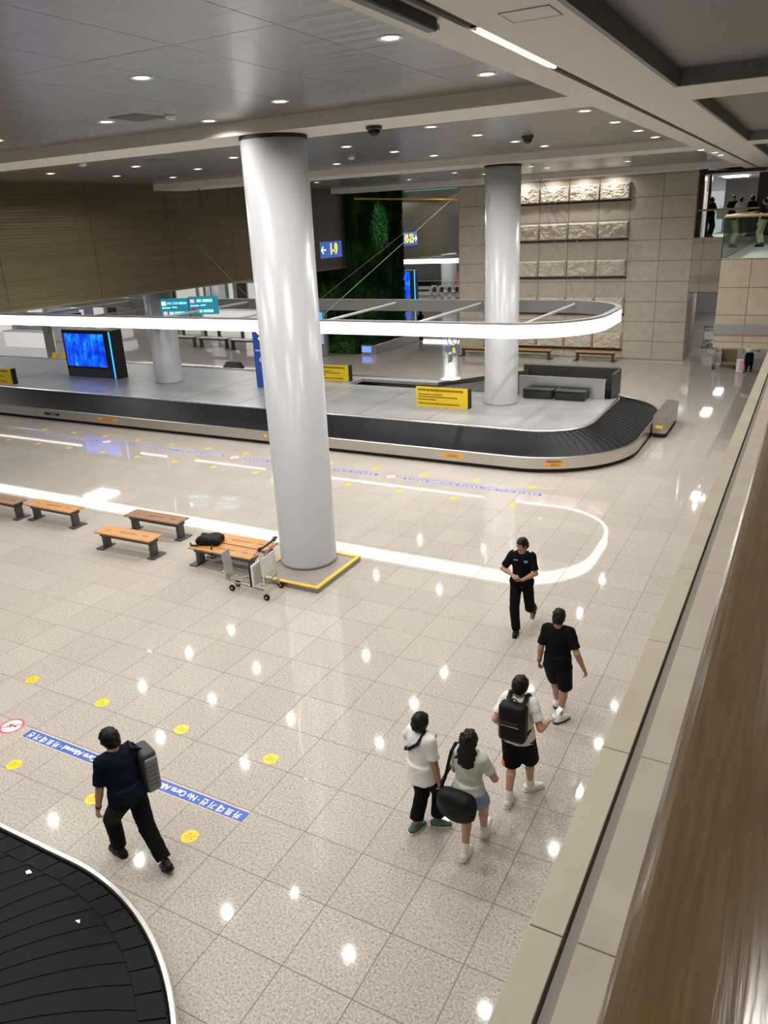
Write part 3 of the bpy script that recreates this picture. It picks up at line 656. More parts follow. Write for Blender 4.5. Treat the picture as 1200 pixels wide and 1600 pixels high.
# ------------------------------------------------------------------ luggage trolleys
def make_trolley():
    t = empty('luggage_trolley', (0, 0, 0), cat='trolley')     # +x = handle end
    f = MB()
    for s in (-1, 1):
        f.tube([(.40, s*.26, .10), (.38, s*.25, .18), (.0, s*.20, .20), (-.42, s*.13, .22), (-.50, s*.11, .34)], .014, 8)
        f.tube([(.40, s*.26, .10), (.38, s*.25, .40), (.34, s*.245, .98), (.40, s*.24, 1.04)], .015, 8)
    f.tube([(.38, -.25, .30), (.38, .25, .30)], .010, 8); f.tube([(.36, -.245, .85), (.36, .245, .85)], .010, 8)
    f.build('frame', CHROME, t)
    d = MB()
    for y in (-.12, -.04, .04, .12): d.tube([(.37, y*1.3, .23), (-.45, y*.8, .24)], .008, 6)
    for x in (-.38, -.2, -.02, .16): d.tube([(x, -.19, .235), (x, .19, .235)], .007, 6)
    d.build('deck_bars', CHROME, t)
    n = MB(); n.tube([(-.50, .12, .33), (-.60, .10, .36), (-.62, 0, .36), (-.60, -.10, .36), (-.50, -.12, .33)], .014, 8); n.tube([(-.48, .13, .24), (-.56, .11, .24), (-.58, 0, .24), (-.56, -.11, .24), (-.48, -.13, .24)], .012, 8); n.build('nose_bumper', CHROME, t)
    p = MB(); M = Matrix.Translation((-.50, 0, .22)) @ Matrix.Rotation(-.10, 4, 'Y'); p.box(-.008, .008, -.13, .13, 0, .56, M=M, bev=.006); p.build('front_plate', mat('trolley_plate', (.46, .47, .48), .35, .5), t)
    a = bx('advert_panel', mat('trolley_panel_white', (.66, .67, .68), .4), .345, .365, -.235, .235, .42, .80, parent=t, bev=.01)
    bx('panel_back', mat('panel_grey_band', (.16, .16, .165), .4), .325, .344, -.235, .235, .40, .60, parent=t, bev=.008)
    sl = bx('folding_flap', mat('flap_white', (.75, .75, .75), .4), .13, .17, -.27, .02, .22, .66, parent=t, bev=.015); bx('flap_back', BLACK, .085, .128, -.27, .0, .22, .68, parent=t, bev=.015)
    rb2 = MB(); [rb2.box(.17, .176, -.25, .0, .27+.035*i_, .285+.035*i_) for i_ in range(10)]; rb2.build('flap_ribs', mat('flap_rib_grey', (.5, .5, .5), .4), sl)
    b = MB()
    for y in np.linspace(-.21, .21, 8): b.tube([(.33, y, .74), (.22, y, .75), (.20, y, .86)], .004, 5)
    b.tube([(.33, -.22, .86), (.2, -.22, .86), (.2, .22, .86), (.33, .22, .86)], .007, 6); b.build('basket', CHROME, t)
    h = MB(); h.tube([(.36, -.27, 1.03), (.44, -.26, 1.05), (.46, 0, 1.06), (.44, .26, 1.05), (.36, .27, 1.03)], .019, 10); h.build('handle_grip', BLACK, t)
    k = MB(); k.tube([(.34, -.26, .98), (.40, -.26, 1.0)], .03, 8); k.tube([(.34, .26, .98), (.40, .26, 1.0)], .03, 8); k.build('brake_housing', mat('grip_rubber', (.02, .02, .02), .5), t)
    for x, y in ((.42, -.27), (.42, .27), (-.42, -.10), (-.42, .10)):
        w = MB().lathe([(0, -.018), (.05, -.018), (.062, -.012), (.062, .012), (.05, .018), (0, .018)], ax='y', n=20, base=(x, y, .062)).build('wheel', RUBBER, t)
        MB().tube([(x, y, .062), (x-.02, y, .13)], .016, 8).build('caster_fork', CHROME, w)
        MB().lathe([(0, -.024), (.02, -.024), (.02, .024), (0, .024)], ax='y', n=12, base=(x, y, .062)).build('hub', STEEL, w)
    return t
tr1 = make_trolley(); tr1.location = (-8.62, 10.28, 0); tr1.rotation_euler = (0, 0, .12); tr1['label'] = 'empty chrome luggage trolley parked between the bench pair and the big column'
tr2 = copy_tree(tr1); tr2.location = (-3.05, 35.6, 0); tr2.rotation_euler = (0, 0, PI+.1); tr2['label'] = 'luggage trolley standing far right under the beige bridge'
tr3 = copy_tree(tr1); tr3.location = (-4.3, 41.2, 0); tr3.rotation_euler = (0, 0, -PI/2); tr3['label'] = 'luggage trolley deep in the passage beside the stone return wall'
bx('carton', mat('brown_board', (.22, .14, .07), .6), -3.25, -2.65, 36.0, 36.25, 0, .75, label='brown board leaning behind the trolley under the beige bridge', cat='board')
# ------------------------------------------------------------------ signs
def notice(x0, x1, y, z0, z1, label, lines=True):
    o = empty('notice_board', ((x0+x1)/2, y, z0), label=label, cat='sign', group='yellow notice boards on the carousel island'); w = (x1-x0)/2; h = z1-z0
    bx('panel', YEL, -w, w, 0, .02, 0, h, parent=o); bx('side_fin', BLACK, w, w+.035, .0, .22, 0, h, parent=o)
    bx('back_leg', BLACK, -w, w, .2, .22, 0, h*.6, parent=o)
    m = MB(); r = random.Random(3)
    for zz, hh, xe in ((.84, .055, .93), (.62, .03, .5), (.50, .03, .8), (.36, .035, .35), (.16, .035, .85)):
        x = -w*.92
        while x < -w*.92 + 2*w*.92*xe:
            q = r.uniform(.02, .06); m.box(x, min(x+q, w*.95), -.003, 0, h*zz-h*hh, h*zz+h*hh); x += q+.012
    m.build('print', mat('brown_print', (.22, .08, .01), .5), o)
notice(-11.0, -9.2, 22.2, .80, 1.44, 'yellow notice board with dark print left of the island column')
notice(-16.9, -15.28, 25.1, .80, 1.41, 'yellow notice board half hidden behind the big column')
notice(-31.0, -29.0, 20.75, .80, 1.44, 'yellow notice board cut by the left edge of the picture')
# blue belt-number stele
st = empty('belt_number_sign', (-18.0, 23.2, .8), label='tall blue belt sign with yellow 9 partly behind the big column', cat='sign')
bx('body', BLUE, -.2, .45, 0, .22, 0, 2.38, parent=st, bev=.01)
text('number', '9', .62, YEL_E, (.16, -.006, 1.98), (PI/2, 0, 0), st, bold=.015); 
MB().lathe([(0, -.006), (.085, -.006), (.085, 0), (0, 0)], ax='y', n=20, base=(.12, 0, 1.05)).build('symbol', WHITE, st)
MB().lathe([(0, -.009), (.05, -.009), (.05, -.005), (0, -.005)], ax='y', n=16, base=(.13, 0, 1.05)).build('symbol_core', BLUE, st)
m = MB()
for i in range(5): m.box(-.1+.07*i, -.06+.07*i, -.006, 0, 1.36, 1.42)
m.build('lettering', WHITE, st)
# overhead gate signs
def gate_sign(x, y, z, w, h, body, arrow, label, yawz=PI/2):
    o = empty('gate_sign', (x, y, z), rz=yawz, label=label, cat='sign')
    bx('box', BLUE_L, -w/2, w/2, 0, .22, -h/2, h/2, parent=o, bev=.015)
    text('number', body, h*.92, YEL_E, (.10*w*(1 if arrow < 0 else -1), -.008, 0), (PI/2, 0, 0), o, xs=.80, bold=.02)
    a = MB(); s = h*.26; cx = -w*.35 if arrow < 0 else w*.34; d = arrow
    a.box(cx-s, cx+s, -.008, 0, -.03, .03)
    for q in (-1, 1):
        a.box(0, s*1.15, -.008, 0, -.03, .03, M=Matrix.Translation((cx+d*s, 0, 0)) @ Matrix.Rotation(q*PI/4 + (0 if d < 0 else PI), 4, 'Y'))
    a.build('arrow', WHT_E, o); return o
gate_sign(-21.19, 33.9, 5.32, 2.0, .76, '1-9', -1, 'blue overhead sign reading 1-9 with left arrow', PI/2)
gate_sign(-21.19, 42.6, 5.5, 1.9, .74, '10-23', 1, 'blue overhead sign reading 10-23 with right arrow beside the green wall', PI/2)
# teal arrivals board hung from the ceiling
ab = empty('arrivals_board', (-20.35, 22.4, 3.50), rz=.32, label='hanging teal flight board with white rows right of the left island column', cat='sign')
for i in (0, 1):
    x0 = -1.12+1.13*i; dz = .05*i; bx('display', TEAL_E, x0, x0+1.10, 0, .12, dz, .64+dz, parent=ab)
    CY = mat('board_letter_cyan', (.4, .8, .9), .4, emit=(.35, .85, 1), es=.9); PK = mat('board_logo_pink', (.8, .5, .55), .4, emit=(.9, .45, .5), es=.6)
    if i == 0: bx('airline_logo', WHT_E, x0+.06, x0+.22, -.006, 0, .40+dz, .54+dz, parent=ab); bx('airline_logo', PK, x0+.08, x0+.24, -.006, 0, .06+dz, .18+dz, parent=ab)
    else: bx('airline_logo', PK, x0+.06, x0+.22, -.006, 0, .42+dz, .54+dz, parent=ab); MB().lathe([(0, -.006), (.09, -.006), (.09, 0), (0, 0)], ax='y', n=20, base=(x0+.17, 0, .15+dz)).build('airline_logo', RED, ab)
    m = MB()
    for k2 in range(4): m.box(x0+.06+.085*k2, x0+.125+.085*k2, -.006, 0, .29+dz, .34+dz)
    for k2 in range(3): m.box(x0+.45+.07*k2, x0+.51+.07*k2, -.006, 0, .31+dz, .35+dz)
    for zz in ((.07,) if i == 0 else (.07, .44)):
        for k2 in range(3): m.box(x0+.32+.06*k2, x0+.37+.06*k2, -.006, 0, zz+dz, zz+.10+dz)
        for k2 in range(5): m.box(x0+.54+.08*k2, x0+.60+.08*k2, -.006, 0, zz+dz, zz+.10+dz)
    m.build('row_marks', CY, ab)
    if i == 0: text('lettering', 'HO CHI MINH', .125, CY, (x0+.66, -.006, .47+dz), (PI/2, 0, 0), ab, bold=.002)
bx('panel_gap', BLACK, -.02, .01, .0, .13, 0, .66, parent=ab)
for x in (-.9, .9): MB().tube([(x, .06, .6), (x, .06, CZ-3.50)], .02, 8).build('hanger', DARKM, ab)
# advertising screen on the island
tvb = empty('advert_screen', (-26.65, 22.95, .8), label='large black advertising screen showing a blue picture, on the left part of the island', cat='screen')
bx('cabinet', mat('screen_black', (.012, .013, .015), .3), -1.55, 1.45, 0, .55, 0, 1.98, parent=tvb, bev=.02)
SM = mat('blue_video', (.01, .02, .2), .3); kk = NT(SM); tc = kk.n('ShaderNodeTexCoord')
mp = kk.n('ShaderNodeMapping'); mp.inputs['Scale'].default_value = (1.6, 1, .8); kk.l(tc.outputs['Object'], mp.inputs[0])
n1 = kk.noise(mp.outputs[0], 1.9, 5, .7); col = kk.ramp(n1, [(.30, (.0, .005, .08)), (.46, (.0, .03, .50)), (.56, (.0, .12, .95)), (.68, (.02, .45, 1.0))])
kk.l(col, kk.B.inputs['Emission Color']); kk.B.inputs['Emission Strength'].default_value = 1.35
bx('picture', SM, -1.44, .92, -.006, 0, .46, 1.82, parent=tvb)
bx('plinth_face', mat('plinth_dark', (.05, .05, .055), .5), -1.5, 1.3, -.012, 0, .03, .36, parent=tvb)
bx('blue_edge_light', mat('blue_led', (.02, .2, .7), .3, emit=(.02, .35, 1), es=2.2), 1.26, 1.32, -.012, 0, .02, 1.93, parent=tvb)
# ------------------------------------------------------------------ green wall
gw = empty('green_wall', (-21.0, 35.45, 0), label='tall living green wall pillar between the brown bulkheads', cat='green wall')
GD = mat('planter_backing', (.008, .02, .008), .8)
bx('backing', GD, -2.4, 0, 0, 5.6, 0, CZ, parent=gw)
LEAF = mat('leaf_green', (.02, .09, .02), .7, spec=.08); k = NT(LEAF); P, xyz = k.pos()
c = k.ramp(k.noise(P, .9, 3), [(.35, (.006, .030, .010)), (.52, (.016, .07, .018)), (.68, (.06, .17, .03))]); k.l(c, k.B.inputs['Base Color'])
lv = []; lf = []; N = 15000
def leaves(n, face):
    global lv, lf
    a = rng.random(n); z = rng.random(n)*CZ; b = []
    s = .07+.10*rng.random(n); th = rng.normal(0, .5, n); out = .04+.12*rng.random(n); dr = .10+.12*rng.random(n)
    for i in range(n):
        if face == 0: o = np.array([0, 5.6*a[i], z[i]]); nx = np.array([1., 0, 0]); tx = np.array([0, 1., 0])
        else: o = np.array([-2.4*a[i], 0, z[i]]); nx = np.array([0, -1., 0]); tx = np.array([1., 0, 0])
        t = tx*math.cos(th[i])+np.array([0, 0, 1.])*math.sin(th[i])
        p0 = o; p1 = o+nx*out[i]+t*s[i]*.5+np.array([0, 0, -.03]); p3 = o+nx*out[i]-t*s[i]*.5+np.array([0, 0, -.03]); p2 = o+nx*(out[i]+.06)+np.array([0, 0, -dr[i]])
        q = len(lv); lv += [tuple(p0), tuple(p1), tuple(p2), tuple(p3)]; lf += [(q, q+1, q+2), (q, q+2, q+3)]
leaves(N, 0); leaves(5000, 1)
mb = MB(); mb.v = lv; mb.f = lf; lo = mb.build('leaves', LEAF, gw, kind='stuff')
pb = empty('planter_box', (-20.7, 35.4, 0), label='low steel planter at the foot of the green wall with a small blue display', cat='planter')
bx('trough', STEEL, 0, .9, 0, 5.2, 0, .5, parent=pb, bev=.02); bx('display', mat('small_blue_display', (.05, .1, .5), .3, emit=(.12, .25, 1), es=1.3), .08, .62, -.01, 0, .12, .42, parent=pb)
bx('soil', GD, .06, .84, .06, 5.14, .5, .52, parent=pb)
mb = MB()
for i in range(500):
    x, y = .1+.7*rng.random(), .1+5*rng.random(); a = rng.random()*6.28; l = .12+.15*rng.random()
    q = len(mb.v); mb.v += [(x, y, .5), (x+.05*math.cos(a), y+.05*math.sin(a), .5+l*.7), (x+l*math.cos(a+.4), y+l*math.sin(a+.4), .5+l), (x-.03, y+.03, .5+l*.5)]; mb.f.append((q, q+1, q+2, q+3))
mb.build('foliage', LEAF, pb, kind='stuff')
for q, (y0, e) in enumerate(((34.9, 300),)):   # two spots washing the planting from the ceiling edge
    for yy_ in (38.3,):
        sp = bpy.data.lights.new('planting_spot', 'SPOT'); sp.energy = 1700; sp.spot_size = .85; sp.spot_blend = 1.0; sp.color = (.92, 1, .85); sp.shadow_soft_size = .06
        o = empty('planting_spot', (-18.7, yy_, CZ), label='small ceiling spotlight shining down the green wall', cat='spotlight')
        MB().lathe([(.0, 0), (.07, 0), (.06, -.12), (.05, -.12), (.05, -.02), (0, -.02)], n=16).build('can', DARKM, o)
        l = bpy.data.objects.new('lamp', sp); C.objects.link(l); l.parent = o; l.location = (0, 0, -.1); l.rotation_euler = Vector((-2.3, 0, -1.5)).to_track_quat('-Z', 'Y').to_euler()
yr = empty('yellow_rail', (-20.78, 35.7, 7.62), label='thin yellow horizontal rail across the top of the green wall', cat='rail'); MB().tube([(0, 0, 0), (0, 15.5, 0)], .05, 8).build('rail_bar', YEL, yr); MB().tube([(0, .4, 0), (-.45, .4, 0)], .03, 6).tube([(0, 12, 0), (-.45, 12, 0)], .03, 6).build('bracket', YEL, yr)
# information kiosk by the green wall
ik = empty('information_kiosk', (-22.9, 34.2, 0), rz=.3, label='grey kiosk with glowing blue screen left of the green wall', cat='kiosk')
bx('cabinet', mat('kiosk_grey', (.22, .22, .23), .4), -.75, .75, 0, .5, 0, 2.35, parent=ik, bev=.02)
bx('screen', mat('kiosk_blue', (.02, .2, .5), .3, emit=(.02, .38, .85), es=1.3), -.62, .62, -.01, 0, 1.55, 2.25, parent=ik)
bx('poster', mat('kiosk_poster', (.35, .55, .68), .3, emit=(.3, .5, .65), es=.35), -.62, .62, -.01, 0, .65, 1.4, parent=ik)
m = MB()
for i in range(4): m.box(-.55, .55-.1*i, -.014, -.01, 1.65+.14*i, 1.67+.14*i)
for i in range(5): m.box(-.5, .45, -.014, -.01, .72+.12*i, .74+.12*i)
m.build('print', WHITE, ik)
# round white columns far away and the second baggage hall
for (x, y, r, lab) in ((-23.6, 36.6, .75, 'white round column just left of the green wall'), (-30.6, 69.5, .75, 'distant white round column in the second baggage hall'), (-41, 48.3, .75, 'distant white column deep behind the left bulkhead'), (-44, 36, .7, 'distant white column beyond the far benches')):
    column(x, y, 0, 7.9 if x < -25 else 7.9, r, lab)
r2 = light_ring(-50, -24.6, 61, 67, 2.3, 3.12, 3.52, 'distant glowing white light ring in the second baggage hall')
r3 = light_ring(-50, -27.5, 40, 47, 2.3, 3.5, 3.9, 'distant light ring beyond the left bulkhead')
c2, _ = carousel(-50, -23.5, 71.5, 80, 2.8, 'distant black baggage carousel in the second hall')
bx('island_block', PLATF, -11, 11, -2.6, 2.6, .6, .8, parent=c2)
def far_screen(x, y, z, w, h, rz, label):
    o = empty('advert_screen', (x, y, z), rz=rz, label=label, cat='screen'); bx('cabinet', MATS['screen_black'], -w/2, w/2, 0, .5, 0, h, parent=o, bev=.02)
    bx('picture', SM, -w/2+.1, w/2-.5, -.006, 0, h*.2, h-.1, parent=o); bx('blue_edge_light', MATS['blue_led'], w/2-.1, w/2-.03, -.012, 0, 0, h, parent=o)
far_screen(-30.1, 58.6, 0, 2.6, 2.75, 0, 'distant blue advertising screen right of the green wall')
yb = empty('gate_sign', (-28.0, 64.5, 4.2), label='small distant hanging sign with teal and yellow panels', cat='sign')
bx('panel', TEAL_E, -.9, -.2, 0, .1, 0, .6, parent=yb); bx('panel', BLUE_L, .0, .9, 0, .1, 0, .6, parent=yb); bx('panel', YEL_E, -.2, .1, -.02, .08, .1, .6, parent=yb)
for x in (-.6, .6): MB().tube([(x, .05, .6), (x, .05, CZ-4.2)], .03, 6).build('hanger', DARKM, yb)
# stacked far trolleys behind the second carousel
tg = 'nested luggage trolleys far behind the second carousel'
for i in range(7):
    t = copy_tree(tr1); t.location = (-31.4+.75*i, 67.5, 0); t.rotation_euler = (0, 0, PI/2); t['label'] = 'far luggage trolley in the nested row, %s from the left' % ordn(i); t['group'] = tg
yp = bx('notice_board', YEL, -28.2, -27.0, 68.9, 69.0, 0, 1.9, label='distant yellow board under the second light ring', cat='sign')
bx('notice_board', mat('pink_print', (.55, .18, .22), .5), -29.6, -28.5, 68.9, 69.0, 0, 1.9, label='distant pink and white board under the second light ring', cat='sign')

# service counters and shops along the left hall
SHOPM = [mat('shop_white_glow', (.75, .75, .72), .5, emit=(1, .98, .95), es=.35), mat('shop_teal', (.28, .55, .50), .4), mat('shop_violet', (.45, .40, .55), .4), mat('shop_dark', (.08, .08, .09), .5), mat('shop_yellow', (.65, .50, .08), .4), mat('shop_cream', (.62, .58, .48), .5)]  # the white one glows on walls and counters to stand for hall brightness
rr = random.Random(11)
y = 26.0; i = 0
while y < 78:
    w = rr.uniform(2.2, 4.2); s = empty('shop_front', (-54, y+w/2, 0), label='%s far shop unit from the near end of the left side hall' % ordn(i), cat='shop', group='shop units far behind the bulkhead')
    bx('wall_panel', SHOPM[5 if i % 3 else 0], -.3, 0, -w/2+.05, w/2-.05, 0, 3.6, parent=s)
    bx('fascia', SHOPM[[1, 0, 2, 3, 0, 4][i % 6]], 0, .15, -w/2+.05, w/2-.05, 2.5, 3.3, parent=s)
    bx('doorway', SHOPM[3 if i % 2 else 2], 0, .04, -w/2+.4, -w/2+1.4, 0, 2.2, parent=s)
    bx('window_pane', SHOPM[0], 0, .05, -w/2+1.6, w/2-.3, .9, 2.2, parent=s)
    y += w; i += 1
x = -52.0; i = 0
while x < -38:
    w = rr.uniform(2.4, 4.4); s = empty('shop_front', (x+w/2, 54, 0), label='%s bright far shop unit from the left across the side hall end' % ordn(i), cat='shop', group='shop units across the side hall')
    bx('wall_panel', SHOPM[0 if i % 2 else 5], -w/2+.05, w/2-.05, 0, .3, 0, 4.1, parent=s)
    bx('fascia', SHOPM[[2, 1, 3, 0, 4, 1][i % 6]], -w/2+.05, w/2-.05, -.15, 0, 2.6, 3.4, parent=s)
    bx('doorway', SHOPM[[3, 2][i % 2]], -w/2+.5, -w/2+1.5, -.04, 0, 0, 2.2, parent=s)
    bx('window_pane', SHOPM[0 if i % 2 == 0 else 1], -w/2+1.7, w/2-.4, -.05, 0, .9, 2.2, parent=s)
    x += w; i += 1
ch = MB(); 
bx('wall_soffit', mat('dark_soffit', (.12, .12, .115), .5), -58, -38.0, 49.6, 53.5, 3.6, 4.0, kind='structure')
# counters closer in
for i, (x, y, w) in enumerate(((-29.5, 38.6, 2.6), (-44, 33, 4), (-37.5, 45.5, 5))):
    s = empty('service_counter', (x, y, 0), label=['low white counter between the big column and the far benches', 'white counter far left under the light ring', 'long white counter far behind the benches'][i], cat='counter')
    bx('front', SHOPM[0], -w/2, w/2, 0, .6, 0, .95, parent=s); bx('worktop', WHITE, -w/2-.05, w/2+.05, -.05, .65, .95, 1.0, parent=s)
# blue hanging belt sign at far left
bs = empty('belt_number_sign', (-36.3, 29.0, 2.02), label='dark blue belt sign with yellow 5 at the far left edge', cat='sign')
bx('box', BLUE, -2.2, 1.6, 0, .5, 0, .62, parent=bs); bx('end_cap', mat('navy_print', (.01, .02, .12), .4), 1.6, 1.9, -.02, .52, -.02, .64, parent=bs); text('number', '5', .34, YEL_E, (-.35, -.01, .45), (PI/2, 0, 0), bs, bold=.01)
bx('post', GREYM, -.9, -.5,   .1, .4, -2.02, 0, parent=bs)
# yellow wet-floor boards
for i, x in enumerate((-36.2, -35.4)):
    w = MB(); w.v = [(-.22, -.2, 0), (.22, -.2, 0), (.14, 0, .62), (-.14, 0, .62), (-.22, .2, 0), (.22, .2, 0)]; w.f = [(0, 1, 2, 3), (5, 4, 3, 2), (0, 3, 4), (1, 5, 2)]
    o = w.build('floor_warning_board', YEL, label='small yellow A-frame floor warning board, %s of the pair beyond the screen' % ('left' if i == 0 else 'right'), cat='sign'); o.location = (x, 28.8, 0)
tb = MB().lathe([(0, 0), (.13, 0), (.15, .42), (.14, .5), (0, .5)], n=16).build('waste_bin', mat('mint_plastic', (.25, .65, .55), .4), label='small mint green bin left of the far island column', cat='bin'); tb.location = (-31.6, 31.6, 0)
bg = MB().box(-.55, .55, -.3, .3, 0, .55, bev=.2).build('travel_bag', BLACK, label='dark bag beyond the far side of the island', cat='bag'); bg.location = (-23.7, 28.6, 0); bg.scale = (1, 1, 1.15)
# flat luminous panels added over the far halls to light them
HALL = mat('hall_panel_lamp', (.9, .9, .9), .4, emit=(1, .97, .93), es=22)
hi = 0
for q_, (x, y) in enumerate(((-28, 16), (-28, 24), (-28, 32), (-36, 20), (-36, 30), (-44, 26), (-34, 42), (-44, 42), (-28, 48), (-40, 50), (-30, 60), (-30, 68), (-38, 64), (-18.5, 46), (-20, 56), (-52, 34), (-22.9, 40))):
    o = empty('added_panel_light', (x, y, CZ), label='added fill-light panel over the side halls, %s counted from the near end' % ordn(q_), cat='ceiling light', group='added fill-light panels over the side halls')
    bx('diffuser', HALL, -.75, .75, -.75, .75, -.05, 0, parent=o); bx('frame', WHITE, -.8, .8, -.8, .8, -.03, 0, parent=o)
for i, (x, y) in enumerate(((-4.0, 40), (-4.0, 45), (-4.0, 50), (-2, 53))):
    o = empty('passage_light', (x, y, 2.95), label='bright lamp on the passage ceiling under the bridge, %s from the hall' % ordn(i), cat='ceiling light', group='lamps in the passage')
    bx('diffuser', HALL, -.2, .2, -.6, .6, -.05, 0, parent=o)
o = empty('added_panel_light', (-3.9, 41.2, 7.72), label='luminous panel added on the pale ceiling to brighten the upper room', cat='ceiling light'); bx('diffuser', HALL, -.5, .5, -.5, .5, -.05, 0, parent=o)  # extra panel, added so the figures up here read brighter
for i, (x, y) in enumerate(((-4.05, 39.6), (-4.2, 42.8))):
    t = downlight(x, y, 7.72, 'downlight in the upper room above the bridge, %s one' % ('nearer' if i == 0 else 'farther'), 'upper room downlights')
for i, (x, y) in enumerate(((-1.0, 27), (-1.0, 32))):
    t = downlight(x, y, CZ, 'downlight over the right-hand upper deck, %s one' % ('nearer' if i == 0 else 'farther'), 'upper deck downlights')
deck_l = lamp_data.copy(); deck_l.energy = 6
for i, y in enumerate((-.6, 2.1, 4.8, 7.5, 10.2, 14.2, 17, 19.8)):
    t = downlight(.05, y, CZ, 'downlight over the balcony handrail, %s from the near end' % ordn(i), 'balcony downlights')
    for c in t.children:
        if c.type == 'LIGHT': c.data = deck_l
# ceiling fittings
for x, y, lab in ((-6.5, 11.9, 'black dome camera under the ceiling beam right of the big column'), (-6.0, 17.97, 'small black dome camera on the middle ceiling bay')):
    z = BZ if y < 13 else CZ; o = empty('dome_camera', (x, y, z), label=lab, cat='camera')
    MB().lathe([(0, 0), (.13, 0), (.13, -.05), (.11, -.06), (0, -.06)], n=24).build('mount', mat('camera_body', (.05, .05, .055), .4), o)
    MB().lathe([(.10, -.06), (.095, -.10), (.07, -.14), (.03, -.16), (0, -.165)], n=24).build('dome', mat('dome_black', (.01, .01, .012), .05), o, smooth=True)
for x, y, lab in ((-8.82, 9.84, 'white smoke detector beside the diamond vent in the near bay'), (-11.14, 19.1, 'white smoke detector in the middle bay'), (-15.83, 14.4, 'white smoke detector in the middle bay near the left')):
    o = empty('smoke_detector', (x, y, CZ), label=lab, cat='smoke detector')
    MB().lathe([(0, 0), (.09, 0), (.09, -.03), (.06, -.035), (.055, -.06), (0, -.065)], n=20).build('body', WHITE, o)
VENT = mat('vent_bronze', (.12, .10, .07), .5)
for x, y, lab in ((-9.3, 9.65, 'square bronze air vent in the near ceiling bay'), (-12.6, 8.0, 'square bronze air vent at the left of the near ceiling bay'), (-14.2, 15.2, 'square air vent in the middle bay'), (-10.9, 19.6, 'square air vent further in the middle bay')):
    o = empty('ceiling_vent', (x, y, CZ), label=lab, cat='vent'); bx('grille', VENT, -.3, .3, -.3, .3, -.008, 0, parent=o)
    m = MB(); [m.box(-.27, .27, -.26+.065*j, -.24+.065*j, -.014, -.008) for j in range(9)]; m.build('slats', GREYM, o)
# glass railings of the upper floor
for (x0, x1, y0, y1, z, lab) in ((-4.9, -2.5, 37.05, 37.07, 5.25, 'glass railing with wooden handrail on the far bridge'), (-2.44, -2.42, 24.05, 36.9, 5.09, 'glass side railing of the right-hand upper deck'), (-2.4, 5.6, 24.05, 24.07, 5.09, 'glass front railing of the right-hand upper deck')):
    o = empty('glass_railing', ((x0+x1)/2, (y0+y1)/2, z), label=lab, cat='railing'); w, d = (x1-x0)/2, (y1-y0)/2
    bx('glass_panel', GLASS, -w, w, -d, d, 0, 1.05, parent=o)
    if w > d: MB().tube([(-w, 0, 1.08), (w, 0, 1.08)], .04, 10).build('rail_cap', mat('pale_wood_rail', (.40, .28, .16), .35), o)
    else: MB().tube([(0, -d, 1.08), (0, d, 1.08)], .04, 10).build('rail_cap', mat('pale_wood_rail', (.40, .28, .16), .35), o)
